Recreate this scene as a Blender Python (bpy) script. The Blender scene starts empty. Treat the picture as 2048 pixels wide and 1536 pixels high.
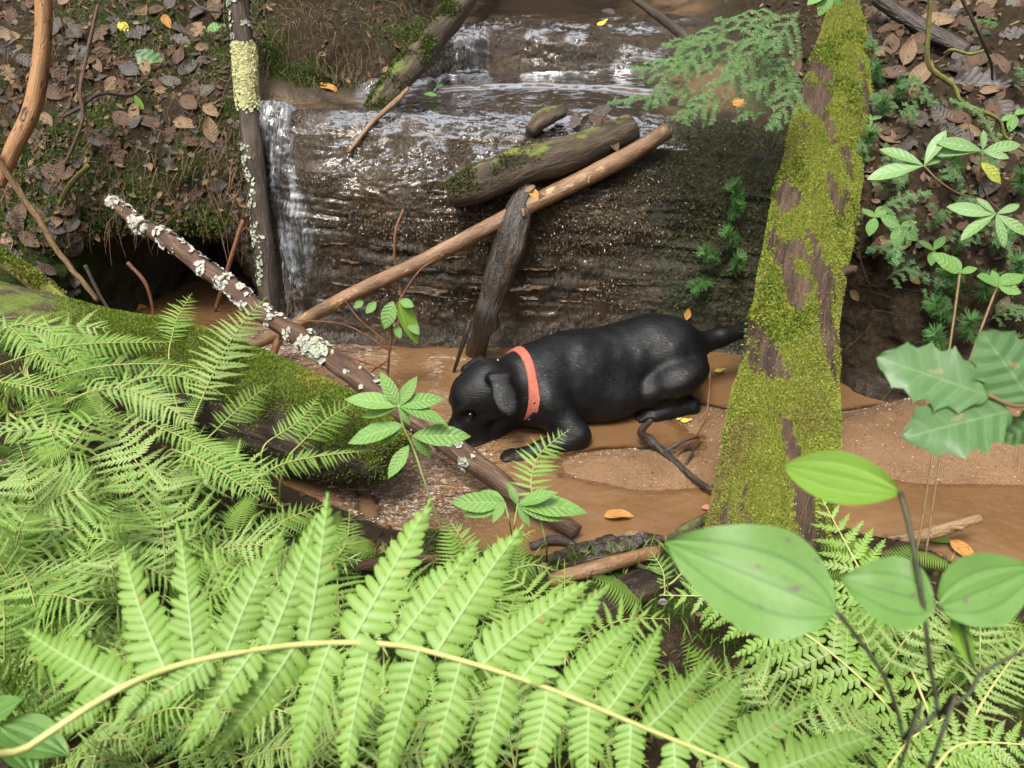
import bpy, bmesh, math, random
import numpy as np
from mathutils import Vector, Matrix, Quaternion

rng = np.random.default_rng(7)
random.seed(7)
scene = bpy.context.scene
COL = scene.collection
R = math.radians

# ------------------------------------------------------------------ camera
CAM_H, PITCH, FPX = 1.5, R(28.0), 1607.0
cam_d = bpy.data.cameras.new('camera')
cam = bpy.data.objects.new('camera', cam_d)
COL.objects.link(cam)
cam.location = (0, 0, CAM_H)
cam.rotation_euler = (R(90) - PITCH, 0, 0)
cam_d.sensor_width = 36.0
cam_d.lens = 36.0 * FPX / 2048.0
cam_d.clip_start, cam_d.clip_end = 0.02, 200.0
cam_d.dof.use_dof = True
cam_d.dof.focus_distance = 2.75
cam_d.dof.aperture_fstop = 9.0
scene.camera = cam
scene.render.resolution_x, scene.render.resolution_y = 1024, 768

# ------------------------------------------------------------------ sky, sun, exposure
SUN_EL, SUN_AZ = R(62), R(205)      # azimuth: the sun stands behind the camera, a little left
world = bpy.data.worlds.new('World')
scene.world = world
world.use_nodes = True
wn = world.node_tree
wn.nodes.clear()
sky = wn.nodes.new('ShaderNodeTexSky')
sky.sky_type = 'NISHITA'
sky.sun_disc = False
sky.sun_elevation = SUN_EL
sky.sun_rotation = SUN_AZ
sky.air_density = 1.0
sky.dust_density = 6.0
sky.ozone_density = 0.6
bg = wn.nodes.new('ShaderNodeBackground')
bg.inputs['Strength'].default_value = 0.085
wo = wn.nodes.new('ShaderNodeOutputWorld')
hs = wn.nodes.new('ShaderNodeHueSaturation')          # an overcast sky: greyer than the clear model
hs.inputs['Saturation'].default_value = 0.18
wn.links.new(sky.outputs[0], hs.inputs['Color'])
wn.links.new(hs.outputs[0], bg.inputs[0])
wn.links.new(bg.outputs[0], wo.inputs[0])
sun_d = bpy.data.lights.new('sun', 'SUN')
sun_d.energy = 1.5
sun_d.angle = R(20)
sun_d.color = (1.0, 0.95, 0.86)
sun = bpy.data.objects.new('sun', sun_d)
COL.objects.link(sun)
sd = Vector((math.sin(SUN_AZ) * math.cos(SUN_EL), math.cos(SUN_AZ) * math.cos(SUN_EL), math.sin(SUN_EL)))
sun.rotation_euler = sd.to_track_quat('Z', 'Y').to_euler()
sun.location = sd * 30
vs = scene.view_settings
vs.view_transform = 'Standard'
vs.look = 'None'
vs.gamma = 1.0
vs.use_curve_mapping = False
vs.exposure = 1.58
scene.cycles.max_bounces = 8
scene.cycles.transparent_max_bounces = 12
scene.cycles.caustics_reflective = False
scene.cycles.caustics_refractive = False
scene.cycles.use_denoising = True

# ------------------------------------------------------------------ pixel helpers (photo pixels, 2048 wide)
SP, CP = math.sin(PITCH), math.cos(PITCH)
def at(px, py, t):
    """world point on the ray of a photo pixel at depth t along the view axis"""
    u, v = (px - 1024) / FPX, (768 - py) / FPX
    return Vector((u * t, t * (CP + v * SP), CAM_H + t * (-SP + v * CP)))
def zof(Y, py):
    v = (768 - py) / FPX
    return CAM_H + Y * (-SP + v * CP) / (CP + v * SP)
def aty(px, py, Y):
    v = (768 - py) / FPX
    return at(px, py, Y / (CP + v * SP))
def atz(px, py, z=0.0):
    v = (768 - py) / FPX
    return at(px, py, (z - CAM_H) / (-SP + v * CP))
def proj(p):
    t = p[1] * CP + (CAM_H - p[2]) * SP
    w = p[1] * SP + (p[2] - CAM_H) * CP
    return 1024 + FPX * p[0] / t, 768 - FPX * w / t

# ------------------------------------------------------------------ noise
def _h(ix, iy, iz, s):
    h = (ix.astype(np.uint32) * np.uint32(374761393) + iy.astype(np.uint32) * np.uint32(668265263)
         + iz.astype(np.uint32) * np.uint32(2147483647 - 97) + np.uint32(s * 1274126177 % 4294967296))
    h = (h ^ (h >> np.uint32(13))) * np.uint32(1274126177)
    h = h ^ (h >> np.uint32(16))
    return (h & np.uint32(0xffffff)).astype(np.float64) / float(0xffffff)
def vnoise(p, s=0):
    p = np.asarray(p, dtype=np.float64) + 1000.0
    i = np.floor(p).astype(np.int64)
    f = p - i
    u = f * f * f * (f * (f * 6 - 15) + 10)
    x, y, z = i[:, 0], i[:, 1], i[:, 2]
    def c(a, b, d): return _h(x + a, y + b, z + d, s)
    ux, uy, uz = u[:, 0], u[:, 1], u[:, 2]
    a = c(0,0,0) * (1-ux) + c(1,0,0) * ux
    b = c(0,1,0) * (1-ux) + c(1,1,0) * ux
    d = c(0,0,1) * (1-ux) + c(1,0,1) * ux
    e = c(0,1,1) * (1-ux) + c(1,1,1) * ux
    a = a * (1-uy) + b * uy
    d = d * (1-uy) + e * uy
    return (a * (1-uz) + d * uz) * 2 - 1
def fbm(p, octv=4, s=0, gain=0.5):
    p = np.asarray(p, dtype=np.float64)
    o = np.zeros(len(p)); a = 1.0; n = 0
    for k in range(octv):
        o += a * vnoise(p * (2.03 ** k) + 17.3 * k, s + k)
        n += a; a *= gain
    return o / n
def sstep(a, b, x):
    t = np.clip((x - a) / (b - a), 0, 1)
    return t * t * (3 - 2 * t)

# ------------------------------------------------------------------ object helpers
def mesh_from(name, V, F, mats, smooth=True, attrs=None, fmat=None):
    """V (n,3); F: list of (k,m) int arrays or list of tuples"""
    me = bpy.data.meshes.new(name)
    V = np.asarray(V, dtype=np.float32)
    if isinstance(F, np.ndarray): F = [F]
    if len(F) and isinstance(F[0], np.ndarray):
        idx = np.concatenate([f.ravel() for f in F]).astype(np.int32)
        cnt = np.concatenate([np.full(len(f), f.shape[1]) for f in F]).astype(np.int32)
    else:
        idx = np.array([i for f in F for i in f], dtype=np.int32)
        cnt = np.array([len(f) for f in F], dtype=np.int32)
    me.vertices.add(len(V)); me.vertices.foreach_set('co', V.ravel())
    me.loops.add(len(idx)); me.loops.foreach_set('vertex_index', idx)
    me.polygons.add(len(cnt))
    st = np.zeros(len(cnt), dtype=np.int32); st[1:] = np.cumsum(cnt)[:-1]
    me.polygons.foreach_set('loop_start', st)
    me.polygons.foreach_set('loop_total', cnt)
    if smooth: me.polygons.foreach_set('use_smooth', np.ones(len(cnt), dtype=bool))
    if fmat is not None: me.polygons.foreach_set('material_index', np.asarray(fmat, dtype=np.int32))
    for m in (mats if isinstance(mats, (list, tuple)) else [mats]):
        if m: me.materials.append(m)
    me.update(calc_edges=True)
    for k, a in (attrs or {}).items():
        a = np.asarray(a, dtype=np.float32)
        if a.ndim == 1:
            at_ = me.attributes.new(k, 'FLOAT', 'POINT'); at_.data.foreach_set('value', a)
        else:
            at_ = me.attributes.new(k, 'FLOAT_VECTOR', 'POINT'); at_.data.foreach_set('vector', a.ravel())
    return me
def link(name, me, parent=None, loc=None):
    o = bpy.data.objects.new(name, me); COL.objects.link(o)
    if parent is not None: o.parent = parent
    if loc is not None: o.location = loc
    return o
def tag(o, label=None, cat=None, group=None, kind=None):
    if label: o['label'] = label
    if cat: o['category'] = cat
    if group: o['group'] = group
    if kind: o['kind'] = kind
    return o
def empty(name, loc, label, cat, group=None):
    o = bpy.data.objects.new(name, None); COL.objects.link(o)
    o.location = loc; o.empty_display_size = 0.05
    return tag(o, label, cat, group)
def rebase(V, o): return np.asarray(V) - np.array(o)[None, :]

def catmull(P, n):
    P = np.asarray(P, dtype=float)
    if len(P) == 2:
        t = np.linspace(0, 1, n)[:, None]; return P[0] * (1-t) + P[1] * t
    Q = np.vstack([2*P[0]-P[1], P, 2*P[-1]-P[-2]])
    s = np.linspace(0, len(P) - 1 - 1e-9, n); i = s.astype(int); f = (s - i)[:, None]
    a, b, c, d = Q[i], Q[i+1], Q[i+2], Q[i+3]
    return 0.5 * ((2*b) + (-a+c)*f + (2*a-5*b+4*c-d)*f*f + (-a+3*b-3*c+d)*f**3)
def frames(P):
    P = np.asarray(P)
    T = np.gradient(P, axis=0); T /= np.linalg.norm(T, axis=1)[:, None] + 1e-12
    N = np.zeros_like(P); ref = np.array([0, 0, 1.0])
    if abs(T[0] @ ref) > 0.9: ref = np.array([1.0, 0, 0])
    n = ref - T[0] * (T[0] @ ref); n /= np.linalg.norm(n); N[0] = n
    for k in range(1, len(P)):
        n = N[k-1] - T[k] * (N[k-1] @ T[k]); n /= np.linalg.norm(n) + 1e-12; N[k] = n
    return T, N, np.cross(T, N)
def tube(P, rad, sides=8, bump=0.0, freq=6.0, seed=0, cap=True, knots=()):
    """swept tube; returns V, faces, tc (straightened texture coordinates)"""
    P = np.asarray(P, dtype=float); n = len(P)
    rad = np.interp(np.linspace(0, 1, n), np.linspace(0, 1, len(rad)), rad) if np.ndim(rad) else np.full(n, rad)
    T, N, B = frames(P)
    a = np.linspace(0, 2*np.pi, sides, endpoint=False)
    L = np.concatenate([[0], np.cumsum(np.linalg.norm(np.diff(P, axis=0), axis=1))])
    ca, sa = np.cos(a), np.sin(a)
    rr = np.repeat(rad[:, None], sides, 1)
    tc = np.stack([ca[None] * rr, sa[None] * rr, np.repeat(L[:, None], sides, 1)], -1).reshape(-1, 3)
    if bump:
        q = tc * np.array([freq, freq, freq * 0.35]) / max(rad.mean(), 1e-4) * 0.25
        rr = rr * (1 + bump * fbm(q, 3, seed).reshape(n, sides))
    for (kl, ka, kr, kh) in knots:
        d = (L[:, None] / L[-1] - kl)**2 * (L[-1] / kr)**2 + (np.angle(np.exp(1j*(a[None] - ka))) * rad[:, None] / kr)**2
        rr = rr + kh * np.exp(-d)
    V = P[:, None, :] + rr[..., None] * (ca[None, :, None] * N[:, None, :] + sa[None, :, None] * B[:, None, :])
    V = V.reshape(-1, 3)
    i = np.arange(n - 1)[:, None] * sides; j = np.arange(sides)[None]; j2 = (j + 1) % sides
    F = np.stack([i + j, i + j2, i + sides + j2, i + sides + j], -1).reshape(-1, 4)
    FF = [F]
    if cap:
        k = len(V)
        V = np.vstack([V, P[0] - T[0] * rad[0] * 0.12, P[-1] + T[-1] * rad[-1] * 0.12])
        tc = np.vstack([tc, [0, 0, 0], [0, 0, L[-1]]])
        jj = np.arange(sides)
        FF.append(np.stack([np.full(sides, k), (jj + 1) % sides, jj], -1))
        b0 = (n - 1) * sides
        FF.append(np.stack([np.full(sides, k + 1), b0 + jj, b0 + (jj + 1) % sides], -1))
    return V, FF, tc
class Acc:
    """collects pieces into one mesh"""
    def __init__(s): s.V = []; s.F = {}; s.n = 0; s.A = {}
    def add(s, V, FF, **attrs):
        V = np.asarray(V); 
        if isinstance(FF, np.ndarray): FF = [FF]
        for f in FF: s.F.setdefault(f.shape[1], []).append(f + s.n)
        s.V.append(V); s.n += len(V)
        for k, a in attrs.items(): s.A.setdefault(k, []).append(np.asarray(a))
    def mesh(s, name, mats, smooth=True):
        V = np.vstack(s.V)
        F = [np.vstack(f) for f in s.F.values()]
        return mesh_from(name, V, F, mats, smooth, {k: np.concatenate(a) for k, a in s.A.items()})

# ------------------------------------------------------------------ material helpers
class NT:
    def __init__(s, name):
        s.m = bpy.data.materials.new(name); s.m.use_nodes = True
        s.t = s.m.node_tree; s.t.nodes.clear()
        s.out = s.t.nodes.new('ShaderNodeOutputMaterial')
    def n(s, typ, **kw):
        nd = s.t.nodes.new('ShaderNode' + typ)
        for k, v in kw.items():
            if k in nd.inputs.keys(): s.set(nd, k, v)
            else: setattr(nd, k, v)
        return nd
    def set(s, nd, k, v):
        i = nd.inputs[k]
        if isinstance(v, bpy.types.NodeSocket): s.t.links.new(v, i)
        elif hasattr(i.default_value, '__len__') and not isinstance(v, str):
            v = list(v)
            if len(i.default_value) == 4 and len(v) == 3: v = v + [1]
            i.default_value = v
        else: i.default_value = v
    def l(s, a, b): s.t.links.new(a, b)
    def obj(s): return s.n('TexCoord').outputs['Object']
    def attr(s, name, vec=False):
        a = s.n('Attribute', attribute_name=name); return a.outputs['Vector' if vec else 'Fac']
    def map(s, v, sc=(1,1,1), loc=(0,0,0)):
        m = s.n('Mapping'); s.l(v, m.inputs['Vector'])
        m.inputs['Scale'].default_value = sc if hasattr(sc, '__len__') else (sc,)*3
        m.inputs['Location'].default_value = loc
        return m.outputs[0]
    def noise(s, v, sc=5, det=4, rough=0.6, dist=0.0):
        t = s.n('TexNoise'); s.l(v, t.inputs['Vector'])
        t.inputs['Scale'].default_value = sc; t.inputs['Detail'].default_value = det
        t.inputs['Roughness'].default_value = rough; t.inputs['Distortion'].default_value = dist
        return t.outputs[0]
    def vor(s, v, sc=5, feat='F1', out=0):
        t = s.n('TexVoronoi', feature=feat); s.l(v, t.inputs['Vector']); t.inputs['Scale'].default_value = sc
        return t.outputs[out]
    def ramp(s, f, stops, interp='LINEAR'):
        r = s.n('ValToRGB'); s.l(f, r.inputs[0]); e = r.color_ramp; e.interpolation = interp
        while len(e.elements) < len(stops): e.elements.new(0.5)
        for el, (p, c) in zip(e.elements, stops):
            el.position = p; el.color = (c if hasattr(c, '__len__') else (c, c, c))[:3] + (1,) if hasattr(c, '__len__') else (c, c, c, 1)
        return r.outputs[0]
    def mix(s, f, a, b, mode='MIX'):
        m = s.n('MixRGB', blend_type=mode)
        for k, v in (('Fac', f), ('Color1', a), ('Color2', b)): s.set(m, k, v)
        return m.outputs[0]
    def math(s, op, a, b=None, clamp=False):
        m = s.n('Math', operation=op, use_clamp=clamp)
        for k, v in ((0, a), (1, b)):
            if v is None: continue
            if isinstance(v, bpy.types.NodeSocket): s.l(v, m.inputs[k])
            else: m.inputs[k].default_value = v
        return m.outputs[0]
    def bump(s, h, st=0.5, dist=0.01, prev=None):
        b = s.n('Bump'); s.l(h, b.inputs['Height']); b.inputs['Strength'].default_value = st
        b.inputs['Distance'].default_value = dist
        if prev: s.l(prev, b.inputs['Normal'])
        return b.outputs[0]
    def pbsdf(s, col, rough=0.7, nrm=None, spec=0.5, **kw):
        p = s.n('BsdfPrincipled')
        s.set(p, 'Base Color', col); s.set(p, 'Roughness', rough); s.set(p, 'Specular IOR Level', spec)
        if nrm: s.l(nrm, p.inputs['Normal'])
        for k, v in kw.items(): s.set(p, k, v)
        return p.outputs[0]
    def done(s, sh):
        s.l(sh, s.out.inputs['Surface']); return s.m
    def rand(s): return s.n('ObjectInfo').outputs['Random']

# ================================================================== MATERIALS
def leaf_mat(name, c1, c2, trans=0.35, rough=0.45, spec=0.4, veincol=None, spot=None, nscale=30, bumps=0.15, coat=0.0):
    k = NT(name); o = k.obj()
    n = k.noise(o, nscale, 3, 0.6)
    r = k.rand()
    f = k.math('ADD', k.math('MULTIPLY', n, 0.7), k.math('MULTIPLY', k.math('SUBTRACT', r, 0.35), 0.6), True)
    col = k.mix(f, c1, c2)
    if spot:
        sp = k.noise(k.map(o, 1, (3, 7, 1)), spot[1], 2, 0.5)
        col = k.mix(k.ramp(sp, [(spot[2], 0.0), (spot[2] + 0.05, 1.0)]), col, spot[0])
    if veincol: col = k.mix(k.attr('vein'), col, veincol)
    nr = k.bump(k.noise(o, nscale * 3, 3, 0.6), bumps, 0.003)
    p = k.pbsdf(col, rough, nr, spec, **({'Coat Weight': coat, 'Coat Roughness': 0.2} if coat else {}))
    t = k.n('BsdfTranslucent'); k.l(k.mix(1.0, col, (1.0, 1.0, 0.55), 'MULTIPLY'), t.inputs['Color'])
    mx = k.n('MixShader'); mx.inputs[0].default_value = trans
    k.l(p, mx.inputs[1]); k.l(t.outputs[0], mx.inputs[2])
    return k.done(mx.outputs[0])

def bark_mat(name, dark, mid, light, rough=0.75, scale=1.0, moss=None, stretch=0.18, spec=0.35, bst=0.7, pale=None, wet=None):
    """pale=(colour, noise scale, threshold); moss=(colour, amount)"""
    k = NT(name); tc = k.attr('tc', True)
    v = k.map(tc, (40*scale, 40*scale, 40*scale*stretch))
    n1 = k.noise(v, 1.0, 5, 0.65, 0.4)
    n2 = k.noise(k.map(tc, (9, 9, 4)), 1.0, 3, 0.6)
    col = k.ramp(n1, [(0.3, dark), (0.5, mid), (0.72, light)])
    col = k.mix(k.ramp(n2, [(0.35, 0.0), (0.7, 0.6)]), col, k.mix(0.5, col, dark))
    if pale:
        pf = k.ramp(k.noise(k.map(tc, (pale[1], pale[1], pale[1]*0.4)), 1.0, 4, 0.7), [(pale[2], 0.0), (pale[2]+0.05, 1.0)])
        col = k.mix(pf, col, pale[0])
    ro = rough
    if moss:
        g = k.n('NewGeometry'); sx = k.n('SeparateXYZ'); k.l(g.outputs['Normal'], sx.inputs[0])
        mn = k.noise(k.map(tc, (14, 14, 9)), 1.0, 4, 0.65)
        mf = k.ramp(k.math('ADD', k.math('MULTIPLY', sx.outputs[2], 0.25), mn), [(moss[1], 0.0), (moss[1]+0.12, 1.0)])
        if len(moss) > 2: mf = k.ramp(k.math('ADD', k.attr('mossy'), k.math('MULTIPLY', k.math('SUBTRACT', k.noise(k.map(tc, 60), 1.0, 4, 0.7), .5), .8)), [(.3, 0.0), (.6, 1.0)])
        mc = k.mix(k.noise(k.map(tc, 200), 1.0, 3, 0.6), (moss[0][0]*0.45, moss[0][1]*0.45, moss[0][2]*0.45), moss[0])
        col = k.mix(mf, col, mc)
    nr = k.bump(n1, bst, 0.03)
    nr = k.bump(k.noise(k.map(tc, (170, 170, 90)), 1.0, 3, 0.7), 0.6, 0.008, nr)
    return k.done(k.pbsdf(col, ro, nr, spec))

M = {}
# rock, soil, moss and wet film of the banks: the masks ride on the mesh as attributes
def ground_material():
    k = NT('bank_ground'); o = k.obj()
    wet, moss, soil, green = k.attr('wet'), k.attr('moss'), k.attr('soil'), k.attr('green')
    n1 = k.noise(o, 9, 6, 0.7, 0.3)
    n2 = k.noise(k.map(o, (95, 95, 40)), 1.0, 3, 0.7, 0.6)
    n3 = k.noise(o, 260, 2, 0.6)
    rock = k.ramp(n1, [(0.30, (0.010, 0.007, 0.005)), (0.5, (0.045, 0.031, 0.018)), (0.70, (0.12, 0.082, 0.047))])
    rock = k.mix(k.ramp(n2, [(0.5, 0.0), (0.68, 0.8)]), rock, (0.20, 0.145, 0.09))
    rock = k.mix(k.ramp(n2, [(0.36, 0.8), (0.47, 0.0)]), rock, (0.006, 0.005, 0.004))
    rock = k.mix(k.ramp(k.noise(o, 3.1, 3, 0.6), [(0.5, 0.0), (0.7, 0.45)]), rock, (0.20, 0.115, 0.045))
    rock = k.mix(k.math('MULTIPLY', k.attr('sandy'), k.ramp(k.noise(o, 5, 4, 0.6), [(0.38, 0.1), (0.55, 1.0)])), rock, (0.24, 0.15, 0.075))
    so = k.ramp(k.noise(o, 38, 5, 0.75), [(0.3, (0.022, 0.014, 0.008)), (0.55, (0.07, 0.043, 0.024)), (0.75, (0.15, 0.098, 0.058))])
    so = k.mix(k.ramp(k.vor(o, 170), [(0.1, 0.5), (0.3, 0.0)]), so, (0.20, 0.15, 0.10))
    col = k.mix(soil, rock, so)
    mo = k.ramp(k.noise(o, 120, 4, 0.7), [(0.35, (0.016, 0.024, 0.006)), (0.6, (0.07, 0.105, 0.018)), (0.8, (0.13, 0.18, 0.03))])
    mm = k.ramp(k.math('ADD', k.math('MULTIPLY', moss, 0.8), k.math('MULTIPLY', k.noise(o, 22, 5, 0.7), 0.7)), [(0.62, 0.0), (0.78, 1.0)])
    col = k.mix(mm, col, mo)
    gf = k.math('MULTIPLY', green, k.ramp(k.noise(o, 30, 5, 0.75), [(0.45, 0.0), (0.6, 0.8)]))
    col = k.mix(gf, col, (0.045, 0.075, 0.035))
    ro = k.n('MapRange'); k.l(wet, ro.inputs[0]); ro.inputs[3].default_value = 0.85; ro.inputs[4].default_value = 0.16
    nr = k.bump(n1, 0.6, 0.10)
    nr = k.bump(n2, 1.0, 0.07, nr)
    nr = k.bump(n3, 1.0, 0.03, nr)
    sp = k.math('ADD', k.math('MULTIPLY', wet, 0.8), 0.2)
    return k.done(k.pbsdf(col, ro.outputs[0], nr, sp))
M['ground'] = ground_material()

def sand_material():
    k = NT('wet_sand'); o = k.obj()
    n = k.noise(o, 6, 5, 0.65)
    col = k.ramp(n, [(0.3, (0.185, 0.10, 0.045)), (0.7, (0.285, 0.165, 0.08))])
    col = k.mix(k.ramp(k.noise(o, 300, 3, 0.7), [(0.55, 0.0), (0.75, 0.5)]), col, (0.42, 0.30, 0.19))
    col = k.mix(k.ramp(k.vor(o, 130), [(0.08, 0.7), (0.16, 0.0)]), col, (0.09, 0.055, 0.03))
    col = k.mix(k.math('MULTIPLY', k.attr('mud'), k.ramp(k.noise(o, 16, 5, 0.7), [(0.38, 0.0), (0.58, 1.0)])), col, (0.05, 0.03, 0.017))
    nr = k.bump(k.noise(o, 30, 5, 0.7), 0.6, 0.05)
    nr = k.bump(k.noise(o, 330, 2, 0.6), 0.7, 0.012, nr)
    return k.done(k.pbsdf(col, 0.30, nr, 0.5))
M['sand'] = sand_material()

RINGS = [(*atz(580, 690)[:2], 7.0), (*atz(890, 905)[:2], 9.0), (*atz(1040, 925)[:2], 9.0)]
def mud_water_material():
    k = NT('muddy_water'); o = k.obj()
    n = k.noise(o, 1.6, 3, 0.5)
    col = k.ramp(n, [(0.35, (0.13, 0.068, 0.028)), (0.65, (0.19, 0.105, 0.046))])
    b = k.noise(k.map(o, (1, 1.25, 1)), 30, 2, 0.45, 0.0)
    b2 = k.noise(k.map(o, (1, 1.3, 1)), 8, 2, 0.5, 0.0)
    rp = k.attr('ripple')
    h = k.math('ADD', k.math('MULTIPLY', k.math('MULTIPLY', b, rp), 0.55), k.math('MULTIPLY', b2, 0.22))
    for (cx_, cy_, sc_) in RINGS:
        w_ = k.n('TexWave', wave_type='RINGS', rings_direction='Z'); k.l(k.map(o, 1, (-cx_, -cy_, 0)), w_.inputs['Vector']); w_.inputs['Scale'].default_value = sc_; w_.inputs['Distortion'].default_value = 0.8; w_.inputs['Detail'].default_value = 2; w_.inputs['Detail Scale'].default_value = 1.5
        h = k.math('ADD', h, k.math('MULTIPLY', k.math('MULTIPLY', w_.outputs['Fac'], k.attr('ringw')), .09))
    nr = k.bump(h, 1.0, 0.08)
    foam = k.math('MULTIPLY', k.attr('foam'), k.ramp(k.noise(k.map(o, (1, 1.4, 1)), 75, 4, 0.75, 1.0), [(0.53, 0.0), (0.60, 1.0)]))  # froth, plus ripple glints painted as white colour
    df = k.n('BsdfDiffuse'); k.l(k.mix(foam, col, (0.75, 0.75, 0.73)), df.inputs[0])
    gm = k.n('BsdfGlossy'); gm.inputs['Roughness'].default_value = 0.05; k.l(nr, gm.inputs['Normal'])
    fm_ = k.n('Fresnel'); fm_.inputs[0].default_value = 1.5; k.l(nr, fm_.inputs['Normal'])
    pm = k.n('MixShader'); k.l(fm_.outputs[0], pm.inputs[0]); k.l(df.outputs[0], pm.inputs[1]); k.l(gm.outputs[0], pm.inputs[2]); p = pm.outputs[0]
    tr = k.n('BsdfTransparent'); tr.inputs[0].default_value = (0.93, 0.84, 0.72, 1)
    gl = k.n('BsdfGlossy'); gl.inputs['Roughness'].default_value = 0.05; k.l(nr, gl.inputs['Normal'])
    fr = k.n('Fresnel'); fr.inputs[0].default_value = 1.5; k.l(nr, fr.inputs['Normal'])
    clear = k.n('MixShader'); k.l(fr.outputs[0], clear.inputs[0]); k.l(tr.outputs[0], clear.inputs[1]); k.l(gl.outputs[0], clear.inputs[2])
    mx = k.n('MixShader')
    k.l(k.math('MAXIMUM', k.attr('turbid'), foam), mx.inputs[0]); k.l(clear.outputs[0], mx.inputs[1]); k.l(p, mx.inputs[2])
    return k.done(mx.outputs[0])
M['pool'] = mud_water_material()

def film_material():
    """thin running water: clear film with rippled gloss, broken white where it tumbles (attribute foam)"""
    k = NT('running_water'); tc = k.attr('tc', True)
    v = k.map(tc, (1, 1, 1))
    b = k.noise(k.map(tc, (42, 12, 1)), 1.0, 3, 0.55, 0.6)
    b2 = k.noise(k.map(tc, (120, 50, 1)), 1.0, 2, 0.5, 0.3)
    bs = k.math('ADD', k.math('MULTIPLY', k.attr('foam'), .9), .06, True)
    nr = k.bump(b, 1.0, 0.05); k.l(bs, nr.node.inputs['Strength']); nr = k.bump(b2, 0.9, 0.014, nr); k.l(bs, nr.node.inputs['Strength'])
    fm = k.noise(k.map(tc, (85, 6.5, 1)), 1.0, 5, 0.68, 1.6)
    ff = k.math('MULTIPLY', k.attr('foam'), k.ramp(fm, [(0.52, 0.0), (0.72, 0.9)]))
    tr = k.n('BsdfTransparent'); tr.inputs[0].default_value = (0.88, 0.8, 0.7, 1)
    gl = k.n('BsdfGlossy'); gl.inputs['Roughness'].default_value = 0.08; k.l(nr, gl.inputs['Normal'])
    fr = k.n('Fresnel'); fr.inputs[0].default_value = 1.33; k.l(nr, fr.inputs['Normal'])
    clear = k.n('MixShader'); k.l(fr.outputs[0], clear.inputs[0]); k.l(tr.outputs[0], clear.inputs[1]); k.l(gl.outputs[0], clear.inputs[2])
    p = k.pbsdf((0.60, 0.58, 0.54), 0.25, nr, 0.6)
    mx = k.n('MixShader'); k.l(ff, mx.inputs[0]); k.l(clear.outputs[0], mx.inputs[1]); k.l(p, mx.inputs[2])
    nt_ = k.n('BsdfTransparent'); m2 = k.n('MixShader'); k.l(k.attr('mask'), m2.inputs[0]); k.l(nt_.outputs[0], m2.inputs[1]); k.l(mx.outputs[0], m2.inputs[2])
    return k.done(m2.outputs[0])
M['film'] = film_material()
def fall_material():
    k = NT('falling_water'); tc = k.attr('tc', True)
    n = k.noise(k.map(tc, (75, 3.2, 1)), 1.0, 3, 0.5, 0.35); n2 = k.noise(k.map(tc, (26, 2.2, 1), (5, 1, 0)), 1.0, 2, 0.5, 0.6)
    f = k.math('MULTIPLY', k.ramp(n, [(0.46, 0.0), (0.74, 0.8)]), k.ramp(n2, [(0.36, 0.1), (0.58, 1.0)]))
    f = k.math('MULTIPLY', f, k.attr('foam'))
    nr = k.bump(n, 0.5, 0.03)
    p = k.pbsdf((0.62, 0.65, 0.70), 0.3, nr, 0.5)
    tl = k.n('BsdfTranslucent'); tl.inputs[0].default_value = (0.6, 0.63, 0.68, 1)
    w = k.n('MixShader'); w.inputs[0].default_value = .4; k.l(p, w.inputs[1]); k.l(tl.outputs[0], w.inputs[2])
    tr = k.n('BsdfTransparent'); gl = k.n('BsdfGlossy'); gl.inputs['Roughness'].default_value = .12; k.l(nr, gl.inputs['Normal'])
    fr = k.n('Fresnel'); fr.inputs[0].default_value = 1.25; k.l(nr, fr.inputs['Normal'])
    c = k.n('MixShader'); k.l(k.math('MULTIPLY', fr.outputs[0], k.attr('mask')), c.inputs[0]); k.l(tr.outputs[0], c.inputs[1]); k.l(gl.outputs[0], c.inputs[2])
    mx = k.n('MixShader'); k.l(k.math('MULTIPLY', f, k.attr('mask')), mx.inputs[0]); k.l(c.outputs[0], mx.inputs[1]); k.l(w.outputs[0], mx.inputs[2])
    return k.done(mx.outputs[0])
M['fall'] = fall_material()

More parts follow.
